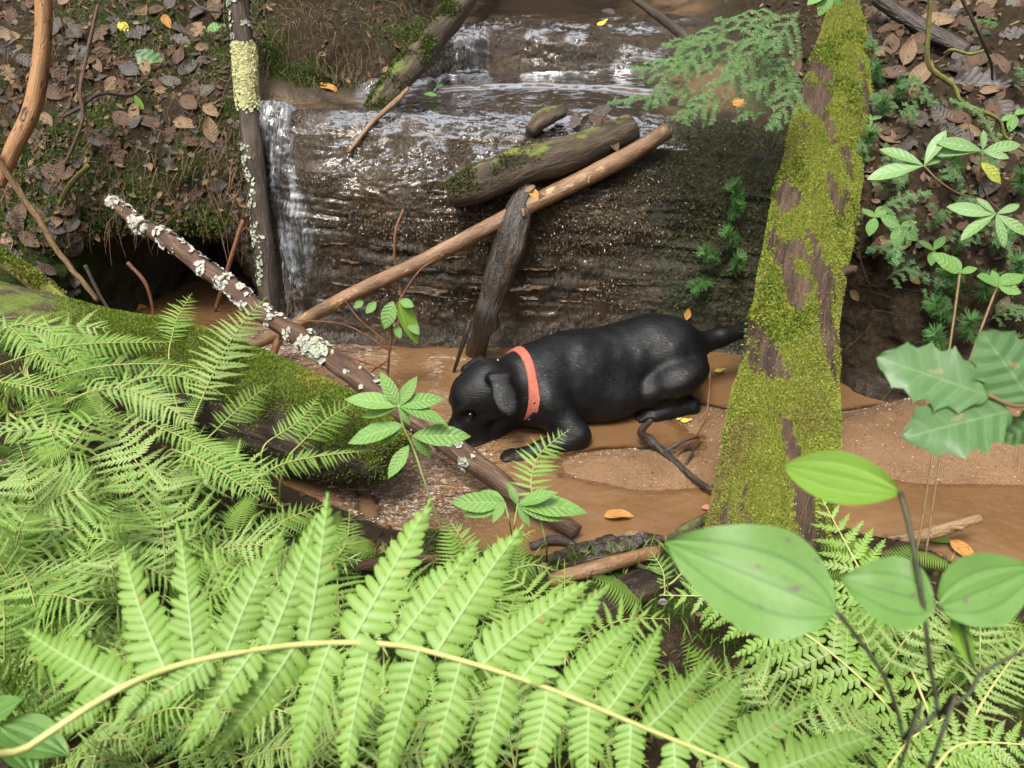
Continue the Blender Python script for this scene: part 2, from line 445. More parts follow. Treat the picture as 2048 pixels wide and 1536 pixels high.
# ================================================================== BANKS AND ROCK LEDGE (one continuous sheet, cut at two columns)
def st(X, *pts):
    out = []
    for p in pts:
        if isinstance(p[1], str): out.append((p[0], float(p[1])))       # (Y, 'z')
        else: out.append((p[0], zof(p[0], p[1])))                       # (Y, photo row)
    return X, out
ST = [
 st(-4.5, (2.2,'.2'),(2.3,'.45'),(2.45,'.7'),(2.6,'.95'),(2.8,'1.2'),(3.1,'1.45'),(3.4,'1.65'),(3.8,'1.85'),(4.3,'2.1'),(4.8,'2.4'),(6.5,'3.2'),(10,'4.6')),
 st(-2.5, (3.0,'.1'),(3.02,640),(3.12,560),(3.22,480),(3.35,385),(3.52,280),(3.75,170),(3.95,85),(4.2,10),(4.6,'1.62'),(5.6,'2.3'),(10,'4.2')),
 st(-1.98,(3.1,'.05'),(3.12,635),(3.2,560),(3.28,480),(3.4,380),(3.55,280),(3.78,175),(3.98,85),(4.22,5),(4.6,'1.6'),(5.6,'2.2'),(10,'4.0')),
 st(-1.72,(3.75,'-.15'),(3.8,'0.02'),(3.62,'.3'),(3.34,478),(3.38,385),(3.52,285),(3.77,178),(3.98,88),(4.22,5),(4.6,'1.6'),(5.6,'2.1'),(10,'3.8')),
 st(-1.45,(4.0,'-.15'),(4.02,'.02'),(3.9,'.38'),(3.38,462),(3.38,385),(3.5,275),(3.75,170),(3.97,80),(4.22,0),(4.6,'1.58'),(5.6,'2.0'),(10,'3.6')),
 st(-1.22,(3.7,'-.15'),(3.62,'.02'),(3.5,'.3'),(3.38,470),(3.40,370),(3.5,255),(3.74,160),(3.96,78),(4.2,0),(4.6,'1.56'),(5.6,'1.9'),(10,'3.4')),
 st(-1.02,(3.35,'-.15'),(3.3,'.02'),(3.3,580),(3.33,470),(3.38,345),(3.46,228),(3.62,200),(3.78,150),(4.0,65),(4.3,0),(5.4,'1.7'),(10,'3.2')),
 st(-.80,(3.08,'-.15'),(3.2,'.0'),(3.26,600),(3.24,450),(3.28,350),(3.46,232),(3.68,204),(3.85,160),(4.05,70),(4.4,5),(5.4,'1.7'),(10,'3.2')),
 st(-.55,(3.05,'-.15'),(3.18,'.0'),(3.26,600),(3.22,445),(3.27,350),(3.48,238),(3.78,205),(3.95,165),(4.12,85),(4.5,15),(5.4,'1.55'),(10,'3.0')),
 st(-.30,(3.05,'-.15'),(3.17,'.0'),(3.25,600),(3.21,440),(3.27,345),(3.50,245),(3.92,190),(4.25,156),(4.38,82),(4.8,44),(6.4,2),(10,'1.5')),
 st(0.0, (3.05,'-.15'),(3.16,'.0'),(3.24,600),(3.21,440),(3.28,350),(3.50,250),(3.95,182),(4.3,153),(4.43,76),(4.8,44),(6.4,2),(10,'1.35')),
 st(.35, (3.05,'-.15'),(3.15,'.0'),(3.22,600),(3.20,440),(3.28,360),(3.48,255),(3.95,185),(4.3,150),(4.43,74),(4.8,44),(6.4,2),(10,'1.35')),
 st(.70, (3.05,'-.15'),(3.14,'.0'),(3.17,600),(3.21,480),(3.28,365),(3.44,262),(3.85,195),(4.2,140),(4.4,78),(4.8,42),(6.4,2),(10,'1.4')),
 st(1.0, (2.95,'-.12'),(3.08,'.02'),(3.12,610),(3.17,490),(3.25,365),(3.42,260),(3.75,190),(4.05,125),(4.35,68),(4.75,30),(6.4,'1.5'),(10,'2.4')),
 st(1.3, (2.75,'-.1'),(2.82,'.04'),(2.9,670),(2.98,560),(3.1,425),(3.33,300),(3.68,190),(3.98,110),(4.3,45),(4.7,0),(6.0,'1.9'),(10,'3.2')),
 st(1.58,(2.45,'-.05'),(2.52,'.06'),(2.60,735),(2.70,615),(2.86,475),(3.15,345),(3.5,235),(3.9,125),(4.3,42),(4.7,-10),(6.0,'2.1'),(10,'3.8')),
 st(2.2, (2.32,'-.02'),(2.42,'.08'),(2.50,740),(2.60,620),(2.76,480),(3.0,360),(3.4,240),(3.8,130),(4.25,35),(4.7,-20),(6.0,'2.3'),(10,'4.2')),
 st(4.5, (1.9,'.1'),(2.0,'.3'),(2.1,'.5'),(2.25,'.75'),(2.5,'1.0'),(2.8,'1.25'),(3.2,'1.5'),(3.6,'1.75'),(4.1,'2.0'),(4.6,'2.3'),(6.0,'3.2'),(10,'4.8')),
]
SX = np.array([s[0] for s in ST]); SPt = np.array([s[1] for s in ST])       # (S, K, 2)
def hermite_x(xs, xq, vals):
    """monotone-ish cubic across stations"""
    m = np.gradient(vals, xs, axis=0)
    i = np.clip(np.searchsorted(xs, xq) - 1, 0, len(xs) - 2)
    h = (xs[i+1] - xs[i]); t = ((xq - xs[i]) / h)
    sh = (-1,) + (1,) * (vals.ndim - 1)
    t = t.reshape(sh); h = h.reshape(sh)
    return ((1+2*t)*(1-t)**2) * vals[i] + t*(1-t)**2*h*m[i] + t*t*(3-2*t)*vals[i+1] + t*t*(t-1)*h*m[i+1]
gx = np.unique(np.concatenate([np.linspace(-4.5,-2.45,30), np.linspace(-2.45,-1.2,130), np.linspace(-1.2,1.1,420), np.linspace(1.1,2.45,140), np.linspace(2.45,4.5,30)]))
per = [4, 22, 42, 46, 46, 46, 50, 34, 40, 30, 16, 8]          # rows per profile segment
K = SPt.shape[1]
rowp = np.concatenate([np.linspace(k, k+1, per[k], endpoint=False) for k in range(K-1)] + [[K-1-1e-6]])
prof = hermite_x(SX, gx, SPt)                                   # (nx, K, 2)
Q = np.concatenate([2*prof[:, :1]-prof[:, 1:2], prof, 2*prof[:, -1:]-prof[:, -2:-1]], 1)
ii = rowp.astype(int); ff = (rowp-ii)[None, :, None]
a_, b_, c_, d_ = Q[:, ii], Q[:, ii+1], Q[:, ii+2], Q[:, ii+3]
YZ = 0.5*((2*b_)+(-a_+c_)*ff*0.7+(2*a_-5*b_+4*c_-d_)*ff*ff*0.7+(-a_+3*b_-3*c_+d_)*ff**3*0.7) if False else (b_*(1-ff*ff*(3-2*ff)) + c_*(ff*ff*(3-2*ff)))*0.35 + 0.65*0.5*((2*b_)+(-a_+c_)*ff+(2*a_-5*b_+4*c_-d_)*ff*ff+(-a_+3*b_-3*c_+d_)*ff**3)
nx, ny = len(gx), len(rowp)
G = np.zeros((nx, ny, 3)); G[..., 0] = gx[:, None]; G[..., 1:] = YZ
rowg = np.repeat(rowp[None], nx, 0)
# masks (by place on the sheet)
X_, Y_, Z_ = G[..., 0], G[..., 1], G[..., 2]
P3 = G.reshape(-1, 3)
nz = lambda sc, s=0, o=4: fbm(P3 * np.asarray(sc), o, s).reshape(nx, ny)
lowf = nz(2.2, 3, 4)
xb = X_ + 0.10 * lowf
rockm = sstep(-1.12, -0.98, xb) * (1 - sstep(0.95, 1.2, xb))                       # the ledge
lobe = (1 - sstep(-0.62, -0.40, xb - 0.28*sstep(7.0, 9.0, rowg))) * sstep(6.1, 6.9, rowg)   # root bank left of the upper stream
rockm = rockm * (1 - lobe)
# displacement: bedding planes on the ledge, lumps on the banks
Nrm = np.cross(np.gradient(G, axis=0), np.gradient(G, axis=1)); Nrm /= np.linalg.norm(Nrm, axis=2)[..., None] + 1e-9
if Nrm[nx//2, ny//3, 1] > 0: Nrm = -Nrm
warp = 0.05 * nz((1.3, 1.3, 1.3), 11, 3)
zz = Z_ + warp + 0.05 * X_
lay = fbm(np.stack([X_*0.8, zz*13, Y_*0.5], -1).reshape(-1, 3), 4, 21).reshape(nx, ny)
lay = np.tanh(lay * 4.5) * 0.5 + 0.25 * np.tanh(4 * fbm(np.stack([X_*1.6+7, zz*31, Y_*0.5], -1).reshape(-1, 3), 3, 23).reshape(nx, ny))
face = sstep(0.9, 2.0, rowg) * (1 - sstep(4.6, 5.4, rowg)) + sstep(7.0, 7.3, rowg) * (1 - sstep(8.3, 9, rowg))
lower = 1 - sstep(3.0, 4.2, rowg)
brk = np.clip(0.55+1.3*nz((1.1, 1.1, 2.6), 27, 3), 0.05, 1.5)
d_rock = 0.055 * lay * brk * face * (0.30 + 0.9 * lower) + 0.035 * nz((2.6, 2.6, 4.5), 5, 4) + 0.012 * nz((12, 12, 17), 6, 4) + 0.0055 * nz(45, 8, 3) + 0.0045 * nz((95, 95, 80), 18, 2)
d_rock += 0.006 * fbm(np.stack([X_*30, zz*60, Y_*30], -1).reshape(-1, 3), 3, 31).reshape(nx, ny) * face
d_bank = 0.09 * nz((3.0, 3.0, 3.0), 9, 4) + 0.03 * nz(11, 10, 4) + 0.009 * nz(40, 12, 3)
shelf = sstep(5.0, 5.5, rowg) * (1 - sstep(6.9, 7.05, rowg)) + sstep(9.0, 9.4, rowg)
D = rockm * d_rock * (1 - 0.6 * shelf) + (1 - rockm) * d_bank
G2 = G + Nrm * D[..., None]
# waterfall chute, a groove left of the ledge; channel on the shelf
chx = -1.01 + 0.10 * (4.8 - np.clip(rowg, 1, 4.8)) * -0.12
chute = np.exp(-((X_ - chx) / 0.085)**2) * sstep(1, 1.6, rowg) * (1 - sstep(5.3, 6.2, rowg))
G2[..., 1] += 0.05 * chute
small_step = sstep(6.0, 6.12, rowg) * rockm * (X_ > -0.35)
G2[..., 2] += 0.018 * small_step * (1 - sstep(6.9, 7.0, rowg))
wetm = np.clip(rockm * (0.75 + 0.5 * lowf) + chute, 0, 1)
wetm = np.maximum(wetm * (1 - 0.45 * sstep(0.35, 0.8, X_)), 0.9 * (Z_ < 0.06 + 0.05 * lowf))
cave = sstep(-1.85, -1.65, X_) * (1 - sstep(-1.15, -1.02, X_)) * (1 - sstep(2.9, 3.3, rowg))
wetm = np.maximum(wetm, 0.7 * cave)
mossm = (1 - rockm) * np.clip(0.55 + 1.1 * nz((2.6, 2.6, 2.6), 14, 3), 0, 1) * (1 - 0.75 * cave)
mossm *= np.where(X_ > 1.0, 0.4, 0.62)
mossm = np.maximum(mossm, lobe * np.clip(0.6 + 0.9 * lowf, 0, 1) * 0.6)
edge_l = np.exp(-((rowg - 3.3) / 0.5)**2) * sstep(-1.95, -1.8, X_) * (1 - sstep(-1.3, -1.1, X_))
mossm = np.maximum(mossm, edge_l * 0.8)
soilm = np.clip((1 - rockm) * (1.0 - 0.85 * cave), 0, 1)
greenm = rockm * (sstep(0.25, 0.75, X_) * 0.9 + 0.12) * (1 - sstep(5.0, 5.4, rowg)) + (1-rockm) * 0.3
sandym = rockm*(sstep(5.25, 5.6, rowg)*(1-sstep(6.85, 7.0, rowg))+sstep(8.8, 9.2, rowg))
ATT = dict(sandy=np.clip(sandym+rockm*.16*sstep(2.7, 3.4, rowg)*(1-sstep(4.9, 5.3, rowg))*(1-sstep(.2, .7, X_)), 0, 1), wet=wetm, moss=mossm, soil=soilm, green=greenm)
def cut(name, i0, i1):
    sub = G2[i0:i1+1]; n0 = sub.shape[0]
    i = np.arange(n0-1)[:, None]*ny; j = np.arange(ny-1)[None]
    F = np.stack([i+j, i+ny+j, i+ny+j+1, i+j+1], -1).reshape(-1, 4)
    me = mesh_from(name, sub.reshape(-1, 3), F, M['ground'], True, {k: v[i0:i1+1].ravel() for k, v in ATT.items()})
    return tag(link(name, me), kind='structure')
iL = int(np.searchsorted(gx, -1.16)); iR = int(np.searchsorted(gx, 1.12))
bank_left = cut('bank_left', 0, iL)
rock_ledge = cut('rock_ledge', iL, iR)
bank_right = cut('bank_right', iR, nx-1)
def sheet_pt(x, row):
    i = min(max(int(np.searchsorted(gx, x)), 0), nx-1); j = min(max(int(np.searchsorted(rowp, row)), 0), ny-1)
    return G2[i, j].copy(), Nrm[i, j].copy()
# a front-depth map of the sheet, used to set things down on it: nearest surface along a photo ray
_gp = G2.reshape(-1, 3); _t = _gp[:, 1]*CP + (CAM_H-_gp[:, 2])*SP
_px = 1024 + FPX*_gp[:, 0]/_t; _py = 768 - FPX*(_gp[:, 1]*SP + (_gp[:, 2]-CAM_H)*CP)/_t
_nn = Nrm.reshape(-1, 3)
def on_bank(px, py, off=0.0):
    d = (_px-px)**2 + (_py-py)**2
    c = np.where(d < 14**2)[0]
    if len(c) == 0: c = np.array([np.argmin(d)])
    tmin = _t[c].min(); c = c[_t[c] < tmin + 0.06]
    b = c[np.argmin(d[c])]
    p = at(px, py, _t[b] - off)
    return p, Vector(_nn[b])

# ================================================================== NEAR BANK, SAND, WATER
edge_px = [(-900,560),(-300,600),(0,640),(150,700),(300,780),(470,900),(560,960),(760,1045),(900,1085),(1100,1105),(1300,1100),(1430,1030),(1560,1030),(1700,1055),(1850,1115),(1960,1160),(2048,1250),(2300,1420)]
edge_w = np.array([atz(*p)[:2] for p in edge_px])
def Yedge(x): return np.interp(x, edge_w[:, 0], edge_w[:, 1])
def sand_h(x, y):
    p = np.stack([x, y, np.zeros_like(x)], -1)
    n = fbm(p.reshape(-1, 3)*6, 4, 40).reshape(x.shape)
    h = -0.085 + 0.0*x
    def blob(cx, cy, rx, ry, hh, rot=0):
        dx, dy = x-cx, y-cy; c, s = math.cos(rot), math.sin(rot)
        u, v = (dx*c+dy*s)/rx, (-dx*s+dy*c)/ry
        return hh*np.exp(-(u*u+v*v)**1.2)
    a = atz(1262, 940); h = h + blob(a.x, a.y, .36, .17, .112, -.15)
    a = atz(1400, 830); h = h + blob(a.x, a.y, .22, .16, .085, 0)
    a = atz(735, 1010); h = h + blob(a.x, a.y, .06, .16, .098, .35)
    a = atz(650, 940); h = h + blob(a.x, a.y, .10, .08, .075, 0)
    a = atz(1850, 890); h = h + blob(a.x, a.y, .75, .24, .15, .03)
    a = atz(2100, 870); h = h + blob(a.x, a.y, .6, .30, .15, .0)
    return h + 0.013*n + 0.004*fbm(p.reshape(-1, 3)*40, 3, 41).reshape(x.shape)
def grid(x0, x1, y0, y1, nxx, nyy):
    x, y = np.meshgrid(np.linspace(x0, x1, nxx), np.linspace(y0, y1, nyy), indexing='ij')
    i = np.arange(nxx-1)[:, None]*nyy; j = np.arange(nyy-1)[None]
    F = np.stack([i+j, i+nyy+j, i+nyy+j+1, i+j+1], -1).reshape(-1, 4)
    return x, y, F
x, y, F = grid(-2.6, 3.6, 1.2, 4.3, 420, 260)
zs = sand_h(x, y)
a = atz(1800, 830); mud = np.exp(-(((x-a.x)/.55)**2 + ((y-a.y)/.16)**2)); a = atz(1440, 800); mud = np.maximum(mud, np.exp(-(((x-a.x)/.15)**2 + ((y-a.y)/.12)**2)))
o = link('streambed', mesh_from('streambed', np.stack([x, y, zs], -1).reshape(-1, 3), F, M['sand'], True, dict(mud=mud.ravel())))
tag(o, kind='structure')
# pool surface
x, y, F = grid(-2.6, 3.6, 1.25, 4.2, 360, 220)
dep = -sand_h(x, y)
pw = np.stack([x, y, 0*x], -1).reshape(-1, 3)
a = atz(575, 680); b = atz(890, 900); c = atz(800, 1000)
rip = 0.03 + 1.0*np.exp(-((x-a.x)**2+(y-a.y)**2)/.16) + 0.9*np.exp(-((x-b.x)**2+(y-b.y)**2)/.05) + 1.0*np.exp(-(((x-c.x)/.25)**2+((y-c.y)/.16)**2))
foam = 1.0*np.exp(-((x-a.x)**2+(y-a.y)**2)/.05) + .55*np.exp(-((x-b.x)**2+(y-b.y)**2)/.03) + .6*np.exp(-(((x-c.x)/.25)**2+((y-c.y)/.14)**2)) + .02  # white mask: real froth and painted-in glints on the ripples
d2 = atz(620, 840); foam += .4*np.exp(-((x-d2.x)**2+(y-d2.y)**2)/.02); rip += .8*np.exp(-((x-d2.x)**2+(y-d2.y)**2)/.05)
turb = np.clip(sstep(0.0, 0.022, dep), 0.05, 0.96)
zw = 0.0025*fbm(pw*np.array([9, 13, 1]), 3, 50).reshape(x.shape)*np.clip(rip, .2, 1.2)
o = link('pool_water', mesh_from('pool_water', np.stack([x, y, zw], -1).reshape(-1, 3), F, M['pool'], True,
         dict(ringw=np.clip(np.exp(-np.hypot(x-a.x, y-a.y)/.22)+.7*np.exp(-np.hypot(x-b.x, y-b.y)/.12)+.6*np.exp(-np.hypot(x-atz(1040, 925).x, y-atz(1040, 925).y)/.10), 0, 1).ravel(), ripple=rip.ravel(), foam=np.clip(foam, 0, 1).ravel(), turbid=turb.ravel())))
tag(o, kind='structure')
# near bank
def bank_h(x, y):
    d = Yedge(x) - y
    p = np.stack([x, y, 0*x], -1).reshape(-1, 3)
    n = fbm(p*3.5, 4, 60).reshape(x.shape); n2 = fbm(p*22, 4, 61).reshape(x.shape)
    h = np.where(d > 0, 0.30*(1-np.exp(-np.clip(d, 0, 9)/.45)) + 0.05*np.clip(d, 0, 9), np.clip(d, -9, 0)*0.9)
    h = h + np.where(x < -0.4, 0.10*sstep(0, .5, d)*sstep(-.4, -1.2, x), 0)
    return h + (0.05*n + 0.018*n2)*sstep(-.1, .25, d) - 0.01
def bank_pt(x, y): return Vector((x, y, float(bank_h(np.array([[x]]), np.array([[y]]))[0, 0])))
def bank_hit(px, py):
    """where a photo ray meets the near bank"""
    ts = np.arange(.5, 4.5, .01); A = np.array(at(px, py, 1.0))-np.array((0, 0, CAM_H)); Pr = np.array((0, 0, CAM_H))[None]+ts[:, None]*A[None]
    hit = Pr[:, 2] < bank_h(Pr[:, :1], Pr[:, 1:2])[:, 0]
    p = at(px, py, ts[np.argmax(hit)]) if hit.any() else atz(px, py, 0.0)
    return p if p.z > 0 else atz(px, py, 0.0)            # past the edge the water surface is what the ray meets
x, y, F = grid(-3.2, 3.4, -1.6, 3.3, 330, 300)
zb = bank_h(x, y)
pp = np.stack([x, y, zb], -1).reshape(-1, 3)
mo = np.clip(0.45+1.0*fbm(pp*4, 3, 62), 0, 1)
o = link('bank_near', mesh_from('bank_near', pp, F, M['ground'], True, dict(wet=(0.9*(1-sstep(0.0, .07, zb))).ravel(), moss=mo, soil=np.ones(len(pp)), green=np.zeros(len(pp)))))
tag(o, kind='structure')
# unseen ring of slope, added to darken water reflections and cut low sky light
ang = np.linspace(0, 2*np.pi, 97); rad_ = np.array([7.0, 9, 12, 16, 22])
zr = np.array([-0.3, 2.0, 6.5, 11, 16])
V = np.array([[r_*math.sin(t_), 1.5+r_*math.cos(t_), z_*(0.72+0.28*math.cos(t_))] for t_ in ang for r_, z_ in zip(rad_, zr)])
V[:, 2] += 0.4*fbm(V*.5, 3, 70)
n5 = 5; i = np.arange(96)[:, None]*n5; j = np.arange(4)[None]
F = np.stack([i+j, i+j+1, i+n5+j+1, i+n5+j], -1).reshape(-1, 4)
o = link('unseen_slope', mesh_from('unseen_slope', V, F, M['ground'], True, dict(wet=np.zeros(len(V)), moss=np.full(len(V), .05), soil=np.ones(len(V)), green=np.zeros(len(V)))))
tag(o, kind='structure')
g0 = np.array([[-60,-60,-.5],[60,-60,-.5],[60,60,-.5],[-60,60,-.5]], float)
o = link('ground', mesh_from('ground', g0, [np.array([[0,1,2,3]])], M['ground'], False, dict(wet=np.zeros(4), moss=np.full(4,.4), soil=np.ones(4), green=np.zeros(4))))
tag(o, kind='structure')

# ---- running water over the ledge
def film_from_sheet(name, xf0, xf1, r0, r1, ncol, off, foamf, thick=0.006, seed=0, mat='film', holes=0.0):
    rows = np.where((rowp >= r0) & (rowp <= r1))[0]
    V, TC, FO, MK = [], [], [], []
    L = 0; prev = None
    for q, j in enumerate(rows):
        s = (rowp[j]-r0)/(r1-r0)
        xs = np.linspace(xf0(s), xf1(s), ncol)
        pts = np.stack([np.interp(xs, gx, G2[:, j, k]) for k in range(3)], -1)
        nn = np.stack([np.interp(xs, gx, Nrm[:, j, k]) for k in range(3)], -1)
        e = np.minimum(np.linspace(0, 1, ncol), np.linspace(1, 0, ncol))
        pts = pts + nn*(off(s)*sstep(0, .25, e)+0.002)[:, None]
        if prev is not None: L += np.linalg.norm(pts[ncol//2]-prev)
        prev = pts[ncol//2]
        V.append(pts); TC.append(np.stack([xs, np.full(ncol, L), 0*xs], -1)); FO.append(foamf(s, e)); MK.append(e)
    V = np.vstack(V); TC = np.vstack(TC); FO = np.concatenate(FO)
    mk = sstep(.0, .10, np.concatenate(MK)-.05+.09*fbm(V*np.array([9, 9, 9]), 3, seed+5))*sstep(0, .02, np.concatenate(MK))
    if holes: mk = mk*sstep(-.25+holes*.5, .05+holes*.5, fbm(TC*np.array([9, 9, 1]), 4, seed+9))
    V[:, 1] -= thick*np.abs(fbm(TC*np.array([40, 12, 1]), 4, seed))*2
    i = np.arange(len(rows)-1)[:, None]*ncol; j = np.arange(ncol-1)[None]
    F = np.stack([i+j, i+ncol+j, i+ncol+j+1, i+j+1], -1).reshape(-1, 4)
    o = link(name, mesh_from(name, V, F, M[mat], True, dict(tc=TC, foam=FO, mask=mk)))
    return tag(o, kind='structure')
xl = lambda s: float(np.interp(s, [0,.25,.4,.6,.85,1], [-1.01,-1.0,-1.03,-1.05,-1.07,-1.08]))
xr = lambda s: float(np.interp(s, [0,.22,.38,.6,.85,1], [-.90,-.90,-.78,-.85,-.90,-.89]))
for q, (off_, sd_) in enumerate(((.014, 80), (.034, 90))):                 # two sheets, one behind the other
    film_from_sheet('waterfall', xl, xr, 1.0, 5.5, 44, (lambda s, o=off_: o*(1 if s < .93 else .4)), lambda s, e: np.clip(0.25+2.2*e, 0, 1)*np.where(s > .93, .5, 1.0), 0.012, sd_, 'fall')
film_from_sheet('shelf_water', lambda s: -1.06+0.30*s, lambda s: .86, 4.6, 7.0, 140, lambda s: 0.012*(1-.3*s), lambda s, e: np.full(e.shape, float(np.interp(s, [0, .2, .35, .5, 1], [.10, .18, .08, .02, .04])))*np.interp(np.linspace(0, 1, len(e)), [0, .2, .55, .7, 1], [1.2, 1.1, 1.0, .4, .3]), 0.004, 81)
film_from_sheet('cascade_water', lambda s: -.40+.05*s, lambda s: .90, 7.0, 8.95, 120, lambda s: 0.010, lambda s, e: .22*np.interp(np.linspace(0, 1, len(e)), [0, .08, .2, .35, .6, 1], [.6, 1.6, 1.6, .5, .8, .5]), 0.012, 82, 'film', .35)
film_from_sheet('thin_fall', lambda s: -.33, lambda s: -.08, 7.0, 8.6, 30, lambda s: 0.03, lambda s, e: np.clip(.2+2*e, 0, .8), 0.012, 84, 'fall')
film_from_sheet('wet_sheet', lambda s: -.95, lambda s: .62, 1.3, 4.75, 150, lambda s: 0.0035, lambda s, e: np.full(e.shape, .035), 0.0008, 86, 'film', .15)
film_from_sheet('upper_stream', lambda s: -.40-.1*s, lambda s: 1.02, 8.75, 11.0, 100, lambda s: 0.02, lambda s, e: np.full(e.shape, .10 if s < .15 else .015), 0.003, 83)

# ================================================================== DEAD WOOD
M['bark_grey'] = bark_mat('grey_brown_bark', (0.018,0.013,0.010), (0.06,0.043,0.032), (0.13,0.10,0.08))
M['bark_red'] = bark_mat('reddish_bark', (0.03,0.016,0.010), (0.10,0.055,0.034), (0.19,0.12,0.08), 0.6)
M['wet_dark'] = bark_mat('wet_dark_bark', (0.008,0.006,0.005), (0.032,0.021,0.014), (0.085,0.058,0.04), 0.32, spec=0.6)
M['pole'] = bark_mat('smooth_brown_pole', (0.08,0.043,0.021), (0.21,0.115,0.056), (0.36,0.22,0.12), 0.38, 0.6, stretch=0.35, spec=0.5, bst=0.35, pale=((0.46,0.29,0.15), 26, 0.60))
M['peeled'] = bark_mat('peeled_orange_wood', (0.16,0.075,0.03), (0.33,0.17,0.075), (0.46,0.27,0.13), 0.55, 0.55, stretch=0.08, bst=0.45, pale=((0.045,0.027,0.016), 18, 0.55))
M['tan'] = bark_mat('tan_twig', (0.11,0.065,0.03), (0.24,0.15,0.075), (0.36,0.25,0.14), 0.6)
M['rust'] = bark_mat('rusty_twig', (0.07,0.028,0.014), (0.17,0.07,0.035), (0.27,0.13,0.07), 0.55)
M['rotten'] = bark_mat('rotten_wood', (0.016,0.012,0.008), (0.07,0.05,0.033), (0.16,0.115,0.075), 0.8, 0.8, moss=((0.16,0.20,0.03), 0.70))
M['log_moss'] = bark_mat('mossy_log_bark', (0.024,0.013,0.008), (0.07,0.042,0.026), (0.135,0.09,0.058), 0.85, 0.9, moss=((0.16,0.17,0.02), 0.50, True), bst=1.0)
M['log_moss_dark'] = bark_mat('damp_mossy_log', (0.014,0.010,0.007), (0.05,0.034,0.022), (0.12,0.085,0.06), 0.8, 0.9, moss=((0.13,0.18,0.025), 0.66), bst=0.9)
M['mossy_branch'] = bark_mat('moss_green_branch', (0.05,0.045,0.014), (0.13,0.12,0.03), (0.22,0.21,0.06), 0.8, moss=((0.25,0.28,0.05), 0.55))
M['rot_red'] = bark_mat('crumbling_red_wood', (0.035,0.010,0.007), (0.11,0.035,0.022), (0.22,0.085,0.055), 0.85, 1.2)
def plain(name, c1, c2, rough=0.8, sc=60, spec=0.3, bst=0.3, trans=0):
    k = NT(name); o = k.obj(); n = k.noise(o, sc, 4, 0.65)
    sh = k.pbsdf(k.ramp(n, [(0.3, c1), (0.7, c2)]), rough, k.bump(n, bst, 0.004), spec)
    return k.done(sh)
def blade_mat(name, c1, c2, c3=None, trans=0.25, sc=14):
    k = NT(name); o = k.obj(); n = k.noise(o, sc, 4, 0.7); v = k.attr('v')
    col = k.mix(k.math('ADD', k.math('MULTIPLY', n, 0.8), k.math('MULTIPLY', k.math('SUBTRACT', v, 0.4), 0.8), True), c1, c2)
    if c3: col = k.mix(k.ramp(k.noise(k.map(o, 1, (5, 2, 9)), sc*0.4, 3, 0.6), [(0.5, 0.0), (0.66, 0.85)]), col, c3)
    p = k.pbsdf(col, 0.6, None, 0.3)
    t = k.n('BsdfTranslucent'); k.l(col, t.inputs[0]); mx = k.n('MixShader'); mx.inputs[0].default_value = trans
    k.l(p, mx.inputs[1]); k.l(t.outputs[0], mx.inputs[2])
    return k.done(mx.outputs[0])
M['moss'] = blade_mat('moss_leaves', (0.13,0.165,0.02), (0.37,0.41,0.07), (0.22,0.18,0.055), sc=9)
M['moss_lush'] = blade_mat('lush_moss_leaves', (0.06,0.10,0.010), (0.20,0.27,0.03), (0.25,0.24,0.04))
M['moss_dark'] = blade_mat('damp_moss_leaves', (0.025,0.04,0.008), (0.10,0.14,0.02), (0.06,0.055,0.02))
M['lichen'] = plain('grey_green_lichen', (0.23,0.245,0.18), (0.44,0.46,0.37), 0.9, 90)
M['lichen_y'] = plain('yellow_green_lichen', (0.34,0.33,0.15), (0.58,0.56,0.30), 0.9, 90)
M['lichen_w'] = plain('whitish_lichen', (0.27,0.25,0.21), (0.50,0.475,0.42), 0.9, 90)

def tri_sample(V, FF, n, rs, wfn=None):
    """n points on a mesh: positions, normals"""
    T = []
    for f in ([FF] if isinstance(FF, np.ndarray) else FF):
        T.append(f[:, :3])
        if f.shape[1] == 4: T.append(f[:, [0, 2, 3]])
    T = np.vstack(T); A, B, C = V[T[:, 0]], V[T[:, 1]], V[T[:, 2]]
    nr = np.cross(B-A, C-A); ar = np.linalg.norm(nr, axis=1); nr = nr/(ar[:, None]+1e-12)
    w = ar.copy()
    if wfn is not None: w = w*wfn((A+B+C)/3, nr)
    w = w/w.sum()
    k = rs.choice(len(T), n, p=w)
    u, v = rs.random(n), rs.random(n); fl = u+v > 1; u[fl], v[fl] = 1-u[fl], 1-v[fl]
    return A[k]+(B-A)[k]*u[:, None]+(C-A)[k]*v[:, None], nr[k]
def blades(P, N, rs, length=0.012, width=0.35, spread=0.7, droop=None):
    """one kinked two-triangle blade per point"""
    n = len(P)
    d = N + spread*rs.normal(size=(n, 3))
    if droop is not None: d = d + np.asarray(droop)
    d /= np.linalg.norm(d, axis=1)[:, None]
    s = np.cross(d, rs.normal(size=(n, 3))); s /= np.linalg.norm(s, axis=1)[:, None]+1e-9
    L = (length*(0.5+rs.random(n)))[:, None]
    w = L*width*0.5
    m = P+d*L*0.55; tip = P+d*L+N*-0.15*L
    V = np.stack([P-N*0.002, m-s*w, m+s*w, tip], 1).reshape(-1, 3)
    b = np.arange(n)*4
    F = np.vstack([np.stack([b, b+2, b+1], -1), np.stack([b+1, b+2, b+3], -1)])
    return V, F, np.repeat(rs.random(n), 4)
def blade_obj(name, P, N, mat, parent=None, seed=0, **kw):
    rs = np.random.default_rng(seed)
    V, F, v = blades(P, N, rs, **kw)
    me = mesh_from(name, V, F, mat, False, dict(v=v))
    return tag(link(name, me, parent), kind='stuff')

